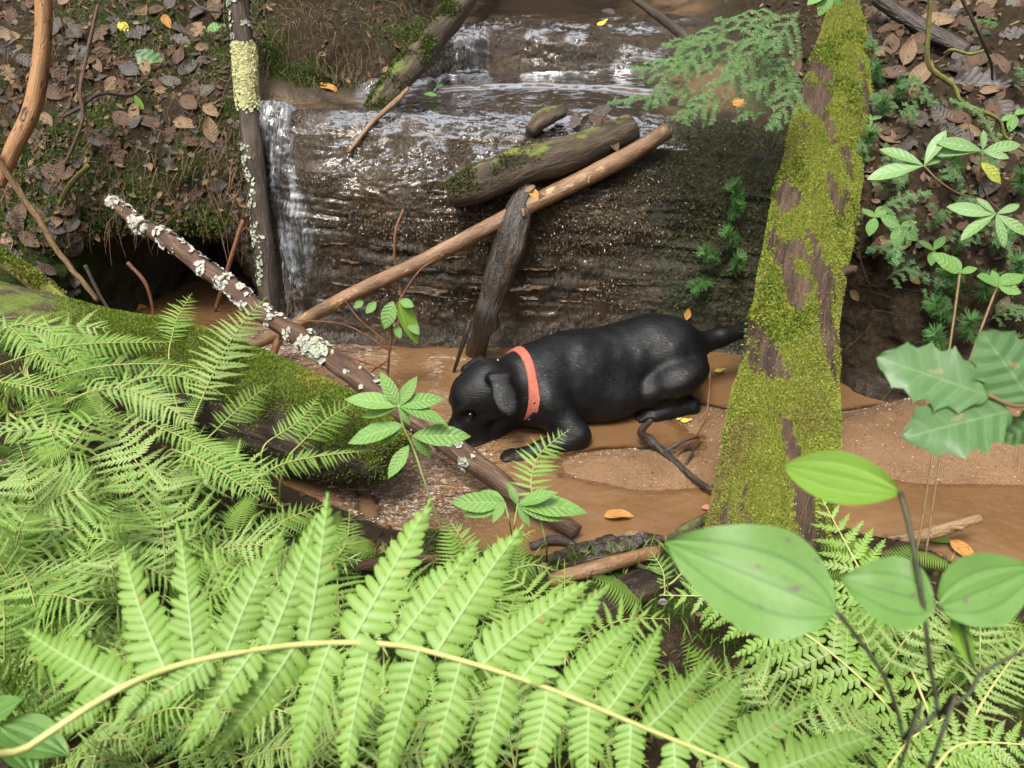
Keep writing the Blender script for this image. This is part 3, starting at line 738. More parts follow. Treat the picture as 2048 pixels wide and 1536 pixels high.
def flakes(P, N, rs, size=0.012):
    """ruffled lichen lobes: small irregular 5-gons standing off the bark"""
    n = len(P); Vs, Fs = [], []
    t = np.cross(N, rs.normal(size=(n, 3))); t /= np.linalg.norm(t, axis=1)[:, None]+1e-9
    b = np.cross(N, t); S = size*(0.4+rs.random(n)*0.9)
    for k in range(5):
        a = k*1.2566+rs.random(n)*0.7
        r = S*(0.5+rs.random(n)*0.7); h = S*(0.15+rs.random(n)*0.75)
        Vs.append(P+t*(r*np.cos(a))[:, None]+b*(r*np.sin(a))[:, None]+N*h[:, None])
    Vs.append(P+N*(S*0.1)[:, None])
    V = np.stack(Vs, 1).reshape(-1, 3); i = np.arange(n)*6
    F = np.vstack([np.stack([i+5, i+k, i+(k+1) % 5], -1) for k in range(5)])
    return V, F

def stick(name, pts, rad, mat, label, cat='stick', n=28, sides=9, bump=0.16, freq=5, seed=0, group=None, knots=(), wob=0.0, part='wood', attach=None):
    """a thing: Empty at its middle + one wood mesh; returns (empty, V, FF, tc, centre)"""
    P = catmull([tuple(p) for p in pts], n)
    if wob:
        P = P + wob*np.stack([fbm(P*7+9*k+seed, 3, seed+k) for k in range(3)], -1)
    V, FF, tc = tube(P, rad, sides, bump, freq, seed, True, knots)
    c = P[len(P)//2].copy(); c[2] = V[:, 2].min()
    e = empty(name, c, label, cat, group)
    o = link(part, mesh_from(part, rebase(V, c), FF, M[mat] if isinstance(mat, str) else mat, True, dict(tc=tc)), e)
    return e, V, FF, P, c
def stub(e, c, p0, d, L, r, mat, name='branch_stub', seed=0):
    p0 = np.array(p0); d = np.array(d)/np.linalg.norm(d)
    P = catmull([p0, p0+d*L*.5+np.array([0, 0, .1*L]), p0+d*L], 8)
    V, FF, tc = tube(P, [r, r*.8, r*.55], 7, .2, 5, seed)
    return link(name, mesh_from(name, rebase(V, c), FF, M[mat], True, dict(tc=tc)), e)
def moss_on(e, V, FF, c, n, mat, seed, length=.012, wfn=None, name='moss', spread=.7, width=.35):
    rs = np.random.default_rng(seed); P, N = tri_sample(V, FF, n, rs, wfn)
    return blade_obj(name, P-c, N, M[mat], e, seed, length=length, spread=spread, width=width)
def lichen_on(e, V, FF, c, n, mat, seed, size=.012, wfn=None, name='lichen'):
    rs = np.random.default_rng(seed); P, N = tri_sample(V, FF, n, rs, wfn)
    VV, F = flakes(P-c, N, rs, size)
    return tag(link(name, mesh_from(name, VV, F, M[mat], False), e), kind='stuff')

# ---- the big mossy trunk bridging the stream on the right
lp = [at(1690,-25,4.10), at(1683,90,3.72), at(1662,240,3.36), at(1625,420,3.0), at(1592,600,2.76), at(1568,780,2.53), at(1553,930,2.34), at(1530,1060,2.20), at(1500,1190,2.10), at(1478,1300,2.02)]
e, V, FF, P, c = stick('mossy_log', lp, [.05,.105,.146,.150,.148,.146,.148,.152,.14,.11], 'log_moss', 'thick fallen trunk covered in yellow green moss bridging the stream behind the dog', 'log', 150, 64, 0.20, 2.6, 3,
    knots=((.56,4.4,.05,.02),(.30,1.6,.06,.015),(.72,5.2,.06,.02),(.45,2.8,.08,-.03),(.25,3.4,.10,-.03),(.63,3.6,.05,-.02)), part='trunk')
def log_w(C, N):
    m = fbm(C*np.array([13, 2.4, 2.4]), 4, 90); low = sstep(-.45, .15, N[:, 2])
    ridge = fbm(C*np.array([34, 7, 7]), 3, 91)
    return np.clip(sstep(-.24, -.02, m+.6*ridge), 0.015, 1)*low
nrm_ = V-np.concatenate([np.repeat(P, 64, 0), P[[0, -1]]]); nrm_ /= np.linalg.norm(nrm_, axis=1)[:, None]+1e-9
mv = log_w(V, nrm_); e.children[0].data.attributes.new('mossy', 'FLOAT', 'POINT').data.foreach_set('value', mv.astype(np.float32))
moss_on(e, V, FF, c, 190000, 'moss', 5, .0062, log_w, width=.45)
moss_on(e, V, FF, c, 9000, 'moss_lush', 6, .014, lambda C, N: log_w(C, N)*sstep(.1, .4, fbm(C*6, 3, 95)))
for k, (px, py, t) in enumerate([(1665,265,3.28),(1640,240,3.3),(1605,380,2.98),(1585,500,2.79),(1602,330,3.06),(1568,560,2.70),(1640,560,2.74),(1535,800,2.44)]):
    q = at(px, py, t); L = .05+.03*((k*37) % 5)/5
    axis = (Vector(lp[3])-Vector(lp[5])).normalized()
    pts = catmull([q-axis*L, q+Vector((.004, -.004, .008)), q+axis*L], 10)
    VV, F2, tc2 = tube(pts, [.004, .012, .013, .005], 7, .5, 8, k)
    link('rotten_strip', mesh_from('rotten_strip', rebase(VV, c), F2, M['rot_red'], True, dict(tc=tc2)), e)
for k, (a, b, r) in enumerate([((1672,120),(1690,-20),.03),((1706,150),(1712,10),.026),((1650,150),(1640,40),.02)]):
    V2, F2, t2 = tube(catmull([at(*a, 3.62), at((a[0]+b[0])/2, (a[1]+b[1])/2, 3.75), at(*b, 3.9)], 12), [r, r*.9, r*.4], 8, .4, 6, k)
    link('splinter', mesh_from('splinter', rebase(V2, c), F2, M['log_moss'], True, dict(tc=t2)), e)
s = stub(e, c, at(1683,545,2.72), (.5,-.3,.25), .05, .022, 'log_moss', 'knot')

# ---- the low mossy log under the ferns, left
ll = [at(-260,600,3.35), at(-20,640,3.12), at(190,700,2.92), at(400,760,2.72), at(590,835,2.55), at(720,885,2.45), at(790,915,2.39)]
e, V, FF, P, c = stick('fallen_log', ll, [.15,.16,.165,.165,.155,.13,.07], 'log_moss_dark', 'low rotting log under the ferns, moss along its top, at the edge of the pool', 'log', 110, 48, 0.16, 4.0, 13, part='trunk')
moss_on(e, V, FF, c, 90000, 'moss_lush', 15, .0085, lambda C, N: sstep(.15, .65, N[:, 2]+.9*fbm(C*6, 3, 96))*sstep(-1.75, -1.2, C[:, 0])+.002)
moss_on(e, V, FF, c, 14000, 'moss_dark', 16, .011, lambda C, N: sstep(.2, -.4, N[:, 2])*sstep(-.1, .3, fbm(C*5, 3, 97)))

# ---- lichened pole leaning by the waterfall
e, V, FF, P, c = stick('leaning_pole', [aty(472,-60,3.72), aty(487,100,3.60), aty(499,240,3.47), aty(517,400,3.33), aty(533,540,3.24), aty(541,640,3.18)], [.042,.044,.043,.039,.042,.044], 'bark_grey', 'upright dark pole crusted with pale lichen beside the waterfall', 'trunk', 70, 20, .14, 4, 23, part='trunk')
lichen_on(e, V, FF, c, 2600, 'lichen_y', 24, .010, lambda C, N: sstep(.93, .99, C[:, 2])*(1-sstep(1.13, 1.2, C[:, 2]))*sstep(.6, -.3, N[:, 1])+1e-6)
lichen_on(e, V, FF, c, 1500, 'lichen', 25, .009, lambda C, N: (sstep(1.08, 1.14, C[:, 2])*(1-.0*C[:, 2])*sstep(-.1, .25, fbm(C*14, 3, 5))+.12*sstep(.0, .3, fbm(C*20, 3, 6))*sstep(.2, -.6, N[:, 0]))*sstep(.6, -.3, N[:, 1])+1e-6)

# ---- long brown pole across the ledge
e, V, FF, P, c = stick('long_pole', [aty(1335,262,3.34), aty(1230,325,3.26), aty(1050,415,3.14), aty(860,515,3.06), aty(700,590,3.02), aty(560,665,3.0), aty(452,712,2.98)], [.032,.036,.033,.030,.027,.026,.021], 'pole', 'long smooth brown pole slanting across the rock face into the pool', 'pole', 90, 16, .07, 3, 33)
stub(e, c, aty(565,662,3.0), (-.30,-.25,-.75), .16, .022, 'peeled', 'side_branch', 2)
for k, (px, py) in enumerate([(1045,418),(1180,352),(760,556)]):
    stub(e, c, aty(px, py, 3.09-.0*k), (.2*(-1)**k, -.6, -.9), .03, .009, 'pole', 'twig_stub', k)
# ---- lichened stick from the cave down to the near bank
far, near = aty(222,405,3.15), atz(1150,1068,.03)
pts = [far.lerp(near, f)+Vector((0, 0, dz)) for f, dz in ((0,0),(.2,.012),(.4,-.008),(.6,.006),(.8,-.006),(1,0))]
e, V, FF, P, c = stick('lichened_stick', pts, [.022,.030,.032,.033,.036,.038,.034,.024], 'bark_red', 'long bark covered stick tufted with pale lichen crossing the pool before the dog', 'stick', 110, 14, .16, 5, 43, wob=.012)
Lh = np.linalg.norm(np.array(near)-np.array(far))
def along(C): return np.linalg.norm(C-np.array(far), axis=1)/Lh
def lw(ranges):
    def f(C, N):
        a = along(C); w = sum(np.exp(-((a-m)/s_)**2)*h for m, s_, h in ranges)
        return w*sstep(-.5, .4, N[:, 2]+.3*N[:, 1]*-1)*sstep(-.05, .25, fbm(C*22, 3, 8))+1e-7
    return f
lichen_on(e, V, FF, c, 700, 'lichen_w', 44, .011, lw(((.10,.035,1.0),(.15,.05,.6),(.015,.012,.5),(.34,.03,.5),(.27,.03,.2),(.47,.05,.15))))
lichen_on(e, V, FF, c, 330, 'lichen', 45, .011, lw(((.52,.02,.6),(.62,.05,.2),(.80,.022,1.4),(.76,.02,.4))))
for k, (m, L) in enumerate([(.525,.05),(.545,.035),(.555,.045)]):
    q = far.lerp(near, m); stubp = [q, q+Vector((.004*k, -.01, L*.6)), q+Vector((-.006+.008*k, -.015, L))]
    V2, F2, t2 = tube(catmull(stubp, 6), [.007, .009, .004], 6, .5, 8, k)
    link('lichen_tuft', mesh_from('lichen_tuft', rebase(V2, c), F2, M['lichen_y'], True), e)

# ---- dark prop, rotten short log, peeled trunk and other branches
e, V, FF, P, c = stick('wet_prop_branch', [aty(1052,370,3.20), aty(1022,470,3.10), aty(985,590,3.03), aty(966,650,3.0), atz(948,722,-.06)], [.05,.06,.062,.05,.042,.046], 'wet_dark', 'knobbly dark wet branch propped upright in the pool against the ledge', 'branch', 60, 18, .2, 3, 53,
   knots=((.66,4.2,.03,.025),(.75,1.5,.04,-.012),(.3,4.6,.05,.015)))
e, V, FF, P, c = stick('rotten_log', [aty(900,392,3.13), aty(960,368,3.16), aty(1060,328,3.22), aty(1160,298,3.30), aty(1260,262,3.42)], [.05,.074,.076,.072,.065], 'rotten', 'short rotten log with ragged end and moss jutting from the ledge above the pole', 'log', 60, 26, .22, 3.5, 63, part='trunk')
moss_on(e, V, FF, c, 2600, 'moss_dark', 64, .012, lambda C, N: sstep(.1, .5, N[:, 2])*(1-sstep(-.12, .15, C[:, 0]))*sstep(-.2, .2, fbm(C*9, 3, 98))+1e-6)
e, V, FF, P, c = stick('stump_stub', [aty(1058,262,3.42), aty(1085,240,3.46), aty(1125,222,3.52)], [.026,.036,.03], 'rotten', 'small pale broken stump end standing on the ledge lip beside dead leaves', 'stump', 20, 18, .35, 4, 66)
e, V, FF, P, c = stick('peeled_pole', [aty(88,-30,3.30), aty(84,100,3.24), aty(66,212,3.18), aty(30,290,3.12), aty(-4,372,3.06)], [.029,.031,.033,.031,.022], 'peeled', 'bare orange peeled trunk standing at the left edge of the bank', 'trunk', 60, 18, .12, 3, 73, part='trunk')
e, V, FF, P, c = stick('mossy_branch', [aty(-60,480,3.0), aty(30,535,2.97), aty(110,592,2.95), aty(190,655,2.92)], [.034,.033,.031,.026], 'mossy_branch', 'moss covered branch lying at the left edge above the ferns', 'branch', 40, 14, .15, 4, 83)
moss_on(e, V, FF, c, 5000, 'moss_lush', 84, .012, lambda C, N: sstep(0, .5, N[:, 2])*sstep(-.3, .2, fbm(C*12, 3, 99))+1e-6)
stick('tan_stick', [aty(40,555,2.96), aty(90,595,2.93), aty(135,638,2.90)], [.014,.013,.012], 'tan', 'straight tan stick lying beneath the mossy branch', n=14, seed=85)
stick('dark_branch', [aty(1752,-8,4.1), aty(1800,28,4.05), aty(1870,70,3.95), aty(1935,100,3.85)], [.035,.036,.034,.03], 'wet_dark', 'dark wet branch lying in the leaf litter at the top right', 'branch', 40, 14, .15, 4, 93)
stick('hanging_branch', [aty(1255,-12,3.75), aty(1310,28,3.68), aty(1355,62,3.62), aty(1378,88,3.58)], [.014,.017,.02,.015], 'bark_grey', 'dark crooked branch hanging in front of the upper stream', 'branch', 24, 10, .15, 4, 94)
stick('green_twig', [aty(1862,-15,3.1), aty(1857,60,3.08), aty(1858,130,3.05), aty(1905,170,3.02), aty(1925,205,3.0), aty(1995,238,2.98), aty(2012,275,2.96), aty(2060,310,2.94)], [.009,.009,.010,.008,.007,.006,.005], 'mossy_branch', 'thin yellow green crooked twig rising among the laurel at the right edge', 'twig', 60, 8, .1, 4, 95)
stick('green_side_twig', [aty(1888,108,3.05), aty(1905,100,3.03), aty(1940,108,3.02), aty(1972,100,3.02)], [.006,.006,.005,.004], 'mossy_branch', 'short knobbly lichen green twig over brown oak leaves', 'twig', 24, 8, .15, 4, 96)
stick('thin_dark_twig', [aty(1920,-10,2.9), aty(1950,50,2.88), aty(1980,120,2.88), aty(1985,160,2.9)], [.006,.005,.004], 'wet_dark', 'thin dark twig hanging over the oak leaves at the top right', 'twig', 24, 6, .1, 4, 97)
# sticks in the shallows and on the near edge
def BH(px, py, up=.015):
    p = bank_hit(px, py); p.z += up; return p
A = atz(1283,862,.05); B = atz(1330,905,.04); C_ = atz(1428,980,.03)
e, V, FF, P, c = stick('driftwood_stick', [atz(1302,838,.10), A, atz(1300,880,.05), B, C_], [.010,.014,.015,.016,.012,.008], 'wet_dark', 'dark wet forked stick lying on the sand beside the mossy trunk', n=40, seed=101, wob=.01)
stub(e, c, B, (.9,.35,.25), .13, .008, 'wet_dark', 'side_branch', 3)
stub(e, c, atz(1370,930,.03), (.6,.8,.25), .12, .006, 'wet_dark', 'side_branch', 4)
stick('thin_shore_twig', [atz(1352,912,.03), atz(1405,852,.05), atz(1418,790,.12), atz(1420,745,.18)], [.0035,.003,.002], 'rust', 'thin bare twig standing in the sand behind the driftwood', 'twig', 24, 6, .1, 4, 102)
stick('bark_slab', [BH(1095,1120,.0), BH(1180,1102,.0), BH(1260,1090,.005), BH(1345,1080,.0)], [.012,.026,.03,.028,.012], 'wet_dark', 'torn dark bark slab lying along the near edge of the pool', 'bark', 70, 24, .6, 9, 103)
stick('broken_red_stick', [BH(1100,1175,.02), BH(1200,1152,.03), BH(1312,1128,.04)], [.018,.02,.017], 'pole', 'short reddish brown stick with cut end below the bark slab', n=24, seed=104)
stick('wet_black_log', [BH(1170,1235,.0), BH(1260,1195,.02), BH(1350,1168,.02), BH(1420,1145,.0)], [.03,.04,.038,.03], 'wet_dark', 'wet blackened log half buried in the near bank', 'log', 40, 14, .25, 4, 105, part='trunk')
stick('bank_log', [BH(640,1150,.02), BH(760,1142,.02), BH(880,1130,.02)], [.016,.017,.015], 'bark_red', 'reddish stick lying behind the fern near a mossy stone', n=24, seed=106)
e, V, FF, P, c = stick('pale_drift_stick', [atz(1690,1120,.05), atz(1780,1088,.06), atz(1870,1062,.07), atz(1960,1036,.10)], [.014,.018,.02,.012], 'tan', 'pale tan stick poking out over the water on the right', n=30, seed=107, wob=.01)
stub(e, c, atz(1880,1060,.07), (.8,-.3,.3), .06, .01, 'tan', 'side_branch', 5)
stick('ledge_twig', [aty(697,305,3.32), aty(745,245,3.42), aty(790,205,3.5), aty(817,176,3.56)], [.007,.011,.014,.008], 'pole', 'brown twig leaning on the lip of the ledge under the root bank', 'twig', 24, 8, .15, 4, 108)
stick('red_twig', [aty(806,420,3.15), aty(790,470,3.08), aty(792,540,3.05), aty(802,600,3.03), aty(790,690,3.0)], [.006,.006,.005,.004], 'rust', 'thin reddish twig hanging down the wet rock right of the waterfall', 'twig', 30, 7, .1, 4, 109)
stick('straight_red_twig', [aty(486,440,3.12), aty(458,530,3.05), aty(430,622,3.0)], [.009,.009,.008], 'rust', 'straight reddish twig leaning beside the lichened pole', 'twig', 20, 8, .1, 4, 110)
stick('pool_twig', [aty(941,640,2.92), aty(928,680,2.90), atz(905,752,-.02)], [.008,.010,.006], 'wet_dark', 'thin dark twig dipping in the pool behind the dog head', 'twig', 20, 8, .15, 4, 111)
e, V, FF, P, c = stick('branched_twig', [atz(745,870,.0), aty(772,770,2.72), aty(780,690,2.74), aty(790,620,2.76), aty(836,545,2.80), aty(870,520,2.84)], [.006,.005,.005,.004,.003], 'rust', 'branching reddish twig with green leaves rising from the pool', 'twig', 36, 7, .1, 4, 112)
for k, (a, b, m) in enumerate([((778,700),(585,640),(690,650)),((776,720),(640,790),(700,770)),((780,690),(690,600),(720,640)),((772,760),(850,815),(800,790)),((774,740),(560,690),(650,700))]):
    V2, F2, t2 = tube(catmull([aty(*a, 2.74), aty(*m, 2.76), aty(*b, 2.8)], 14), [.0045, .003, .002], 6, .1, 4, k)
    link('side_twig', mesh_from('side_twig', rebase(V2, c), F2, M['rust'], True, dict(tc=t2)), e)
TWIG_C = (e, c)
stick('cave_root', [aty(255,525,3.05), aty(290,565,3.03), aty(304,610,3.02), aty(306,640,3.0)], [.008,.008,.006,.004], 'rust', 'thin bent twig in front of the dark hollow', 'twig', 24, 7, .1, 4, 113)
stick('hollow_twig', [aty(170,530,3.08), aty(205,600,3.05), aty(235,640,3.03)], [.008,.007,.005], 'bark_grey', 'grey twig at the left side of the dark hollow', 'twig', 20, 7, .15, 4, 114)
stick('left_long_twig', [aty(-20,290,3.05), aty(50,400,3.05), aty(110,500,3.04), aty(190,605,3.02)], [.012,.013,.012,.010], 'tan', 'long brown stick slanting down the left bank to the hollow', n=36, seed=115, wob=.02)
stick('mossy_twig', [aty(178,330,3.30), aty(140,370,3.28), aty(118,410,3.25)], [.010,.011,.009], 'mossy_branch', 'short fuzzy green moss twig on the left bank', 'twig', 20, 8, .2, 4, 116)
stick('curling_twig', [aty(290,170,3.6), aty(260,190,3.5), aty(200,188,3.47), aty(160,215,3.45), aty(125,235,3.42)], [.006,.006,.007,.008,.006], 'bark_grey', 'grey curling twig lying over the left bank litter', 'twig', 30, 7, .15, 4, 117)
stick('upright_twig', [aty(196,10,3.65), aty(176,100,3.55), aty(160,180,3.45), aty(165,240,3.4), aty(130,330,3.33)], [.007,.008,.008,.006], 'bark_red', 'thin brown branch standing on the left bank beside the peeled trunk', 'twig', 36, 7, .15, 4, 118)
stick('top_twig', [aty(375,-10,3.9), aty(410,20,3.85), aty(470,25,3.8)], [.006,.006,.004], 'wet_dark', 'dark curved twig at the top left beside the leaning pole', 'twig', 20, 7, .1, 4, 119)

e, V, FF, P, c = stick('root_log', [aty(735,238,3.62), aty(790,170,3.78), aty(850,95,3.98), aty(905,30,4.15), aty(940,-20,4.3)], [.035,.055,.062,.06,.055], 'rotten', 'dark moss draped log edging the bank left of the upper stream', 'log', 50, 20, .3, 3, 121, part='trunk')
moss_on(e, V, FF, c, 7000, 'moss_dark', 122, .014, lambda C, N: sstep(.0, .5, N[:, 2])*sstep(-.25, .2, fbm(C*9, 3, 98))+1e-6)

for k_, (a, m, b, r, mt, lb) in enumerate([((1120,1140),(1200,1128),(1290,1112),.010,'wet_dark','thin black stick lying between the bark slab and the reddish stick'),((1210,1120),(1290,1150),(1350,1195),.006,'bark_grey','thin grey twig crossing the debris at the near edge'),((1330,1090),(1390,1060),(1440,1030),.016,'rotten','crumbled wood piece at the foot of the mossy trunk'),((1060,1098),(1110,1090),(1160,1100),.012,'wet_dark','small dark stick at the end of the lichened stick'),((1230,1175),(1300,1160),(1370,1130),.007,'rust','slim rusty twig on the debris pile'),((1380,1110),(1430,1085),(1480,1100),.013,'wet_dark','dark stub beside the trunk foot')]):
    stick('debris_stick', [BH(*a, .008), BH(*m, .02), BH(*b, .008)], [r, r*1.1, r*.8], mt, lb, n=20, sides=8, bump=.3, seed=130+k_)

# ================================================================== THE DOG
M['coat'] = None
def coat_material():
    k = NT('short_black_fur'); o = k.obj()
    n = k.noise(k.map(o, (28, 190, 190)), 1.0, 3, 0.7, 0.3)
    n2 = k.noise(o, 14, 4, 0.6)
    col = k.mix(k.ramp(n2, [(0.4, 0.0), (0.7, 1.0)]), (0.0022, 0.0022, 0.0025), (0.0055, 0.0054, 0.0055))
    nr = k.bump(n2, 0.4, 0.010); nr = k.bump(n, 0.35, 0.006, nr)
    sx = k.n('SeparateXYZ'); k.l(o, sx.inputs[0])
    mud = k.ramp(k.math('ADD', k.math('MULTIPLY', sx.outputs[2], -9.0), k.math('MULTIPLY', k.noise(o, 45, 4, .7), .9)), [(.30, 0.0), (.75, .8)])
    col = k.mix(mud, col, (.10, .06, .032))
    return k.done(k.pbsdf(col, 0.50, nr, 0.28))
M['coat'] = coat_material()
k = NT('black_hairs'); M['hair'] = k.done(k.pbsdf((0.006, 0.006, 0.0065), 0.38, None, 0.42))
def sd_cap(P, a, b, ra, rb):
    a, b = np.array(a), np.array(b); ba = b-a; h = np.clip(((P-a)@ba)/(ba@ba), 0, 1)
    return np.linalg.norm(P-a-h[:, None]*ba, axis=1)-(ra+(rb-ra)*h)
def sd_ell(P, c, r, rot=None):
    q = P-np.array(c)
    if rot is not None: q = q@np.array(rot)          # columns of rot = local axes
    r = np.array(r); k0 = np.linalg.norm(q/r, axis=1); k1 = np.linalg.norm(q/(r*r), axis=1)
    return k0*(k0-1)/(k1+1e-9)
def smin(a, b, k):
    h = np.clip(0.5+0.5*(b-a)/k, 0, 1); return b*(1-h)+a*h-k*h*(1-h)
def smax(a, b, k): return -smin(-a, -b, k)
def axes(f, up):
    f = np.array(f, float); f /= np.linalg.norm(f); u = np.array(up, float); u -= f*(f@u); u /= np.linalg.norm(u)
    return np.stack([f, np.cross(u, f), u], 1)
def surface_nets(D, org, h):
    s = D < 0
    nx_, ny_, nz_ = D.shape
    acc = np.zeros((nx_-1, ny_-1, nz_-1, 3)); cnt = np.zeros((nx_-1, ny_-1, nz_-1))
    corners = [(a, b, c) for a in (0,1) for b in (0,1) for c in (0,1)]
    def sl(A, o): return A[o[0]:nx_-1+o[0], o[1]:ny_-1+o[1], o[2]:nz_-1+o[2]]
    for a in corners:
        for ax in range(3):
            if a[ax] == 0:
                b = list(a); b[ax] = 1
                da, db = sl(D, a), sl(D, b); cr = (da < 0) != (db < 0)
                t = np.where(cr, da/np.where(np.abs(da-db) < 1e-12, 1, da-db), 0)
                for q in range(3): acc[..., q] += np.where(cr, a[q]+(t if q == ax else 0), 0)
                cnt += cr
    act = cnt > 0
    idx = -np.ones(act.shape, dtype=np.int64); idx[act] = np.arange(act.sum())
    g = np.argwhere(act); V = (g+acc[act]/cnt[act][:, None])*h+org
    F = []
    for ax in range(3):
        o1, o2 = [q for q in range(3) if q != ax]
        lo = [slice(1, -1)]*3; lo[ax] = slice(0, -1)
        hi = [slice(1, -1)]*3; hi[ax] = slice(1, None)
        A, B = s[tuple(lo)], s[tuple(hi)]
        for flip, cond in ((False, A & ~B), (True, ~A & B)):
            p = np.argwhere(cond)
            p = p+np.array([0 if q == ax else 1 for q in range(3)])
            def id_(d1, d2):
                q = p.copy(); q[:, o1] -= d1; q[:, o2] -= d2; return idx[q[:, 0], q[:, 1], q[:, 2]]
            quad = np.stack([id_(0,0), id_(1,0), id_(1,1), id_(0,1)], -1)
            if flip ^ (ax == 1): quad = quad[:, ::-1]
            F.append(quad)
    F = np.vstack(F); F = F[(F >= 0).all(1)]
    return V, F[:, ::-1]
# landmarks (metres, world)
HS = 1.2
HC = np.array([-.100, 2.43, .188])                      # cranium
hf = np.array([-.135, -.075, -.150]); hf /= np.linalg.norm(hf)
hup = np.array([-.30, -.10, .75])
HA = axes(hf, hup); hs, hu = HA[:, 1], HA[:, 2]
def hp(f, s, u): return HC+hf*f+hs*s+hu*u          # unscaled head frame
def hq(f, s, u): return HC+(hf*f+hs*s+hu*u)*HS
def dog_sdf(P0):
    P = P0
    d = sd_cap(P, (.40,2.69,.17), (.22,2.62,.15), .137, .148)             # loin to ribs
    d = smin(d, sd_ell(P, (.53,2.725,.185), (.17,.145,.150)), .05)          # rump
    d = smin(d, sd_ell(P, (.60,2.72,.16), (.125,.135,.145)), .05)
    d = smin(d, sd_cap(P, (.22,2.62,.15), (.09,2.555,.14), .148, .135), .05)  # chest
    d = smin(d, sd_ell(P, (.08,2.50,.11), (.11,.10,.10)), .05)              # brisket
    d = smin(d, sd_cap(P, (.10,2.56,.185), (-.03,2.485,.178), .106, .086), .05)  # neck
    d = smin(d, sd_ell(P, (.15,2.58,.20), (.12,.07,.062)), .04)            # withers
    # near shoulder and bent foreleg
    d = smin(d, sd_ell(P, (.135,2.475,.125), (.09,.07,.105), axes((.5,-.2,-.9),(0,-1,0))), .035)
    d = smin(d, sd_cap(P, (.15,2.44,.085), (.222,2.38,.03), .066, .05), .03)
    d = smin(d, sd_cap(P, (.222,2.38,.022), (.10,2.325,.006), .049, .035), .02)
    d = smin(d, sd_cap(P, (.10,2.325,.006), (.035,2.305,-.004), .034, .031), .015)
    d = smin(d, sd_ell(P, (.02,2.30,-.004), (.045,.034,.026)), .012)          # near paw
    d = smin(d, sd_ell(P, (.30,2.60,.09), (.22,.135,.115)), .04)              # belly
    d = smin(d, sd_cap(P, (.02,2.50,.06), (-.12,2.40,.0), .05, .032), .03)  # far foreleg
    d = smin(d, sd_ell(P, (-.15,2.385,.0), (.045,.034,.026)), .012)
    # near hind leg: folded thigh, shank, paw
    th = sd_ell(P, (.595,2.625,.135), (.135,.078,.128), axes((-.9,-.15,-.35),(0,-1,.2)))
    d = smin(d, th, .022)
    d = smin(d, sd_ell(P, (.495,2.59,.095), (.068,.055,.080), axes((-.3,-.1,-.9),(0,-1,0))), .025)  # knee
    d = smin(d, sd_cap(P, (.52,2.58,.06), (.66,2.60,.035), .045, .034), .02)
    d = smin(d, sd_cap(P, (.66,2.585,.028), (.545,2.555,.018), .034, .027), .015)
    d = smin(d, sd_ell(P, (.515,2.548,.016), (.05,.033,.025)), .012)
    for q in (-1.5, -.5, .5, 1.5):
        d = smin(d, sd_cap(P, (.49,2.546+q*.013,.02), (.458+abs(q)*.006,2.543+q*.016,.010), .012, .0115), .005)
        d = smin(d, sd_cap(P, (.0,2.298+q*.013,.006), (-.032+abs(q)*.006,2.292+q*.016,.0), .012, .0115), .005)
    d = smin(d, sd_ell(P, (.57,2.83,.06), (.16,.06,.07)), .03)              # far thigh
    # tail
    d = smin(d, sd_cap(P, (.69,2.76,.20), (.80,2.80,.215), .048, .034), .03)
    d = smin(d, sd_cap(P, (.80,2.80,.215), (.98,2.87,.24), .034, .022), .02)
    # head
    P = HC+(P0-HC)/HS
    h = sd_ell(P, hp(0,0,0), (.098,.078,.074), HA)
    h = smin(h, sd_ell(P, hp(.03,0,.018), (.07,.062,.055), HA), .02)          # forehead
    for sg in (-1, 1):
        h = smin(h, sd_ell(P, hp(-.005, sg*.05, -.028), (.062,.036,.052), HA), .02)     # cheeks
        h = smin(h, sd_ell(P, hp(.068, sg*.033, .036), (.026,.017,.012), HA), .012)     # brows
    h = smin(h, sd_cap(P, hp(.05,0,-.012), hp(.150,0,-.030), .052, .040), .025)   # muzzle
    h = smin(h, sd_cap(P, hp(.06,0,-.045), hp(.135,0,-.058), .036, .028), .015)   # jaw
    h = smin(h, sd_ell(P, hp(.178,0,-.018), (.022,.026,.02), HA), .012)           # nose
    for sg in (-1, 1):
        h = smax(h, -sd_ell(P, hp(.083, sg*.050, .010), (.016,.014,.012), HA), .012)  # eye hollow
    d = smin(d, h*HS, .04)
    # ears: the near one hangs as a folded flap, the far one flops outward
    P = P0
    a, b = np.array(at(1000,768,2.662)), np.array(at(1022,832,2.635))
    e1 = sd_ell(P, a*.6+b*.4, (.070,.042,.0115), axes(b-a, (.15,-.8,.5)))
    e1 = smin(e1, sd_cap(P, at(980,756,2.675), at(1016,752,2.685), .015, .014), .03)
    d = smin(d, e1, .008)
    d = smin(d, sd_cap(P, at(930,738,2.80), at(962,722,2.84), .014, .02), .012)
    return d
hgrid = .0068
org = np.array([-.34, 2.16, -.06]); top = np.array([1.05, 2.98, .42])
dims = np.ceil((top-org)/hgrid).astype(int)
ax_ = [org[k]+np.arange(dims[k])*hgrid for k in range(3)]
GX = np.stack(np.meshgrid(*ax_, indexing='ij'), -1).reshape(-1, 3)
DD = np.empty(len(GX))
for s0 in range(0, len(GX), 400000): DD[s0:s0+400000] = dog_sdf(GX[s0:s0+400000])
DD = DD.reshape(dims) + 0.0016*fbm(GX*28, 2, 120).reshape(dims) + (0.0065*fbm(GX*9, 2, 121)*sstep(.05, .12, np.linalg.norm(GX-np.array(at(1005, 790, 2.66)), axis=1))).reshape(dims)
DV, DF = surface_nets(DD, org, hgrid)
dc = np.array([.25, 2.6, 0.0])
dog = empty('dog', dc, 'black short haired dog with a red collar crouching in the muddy pool', 'dog')
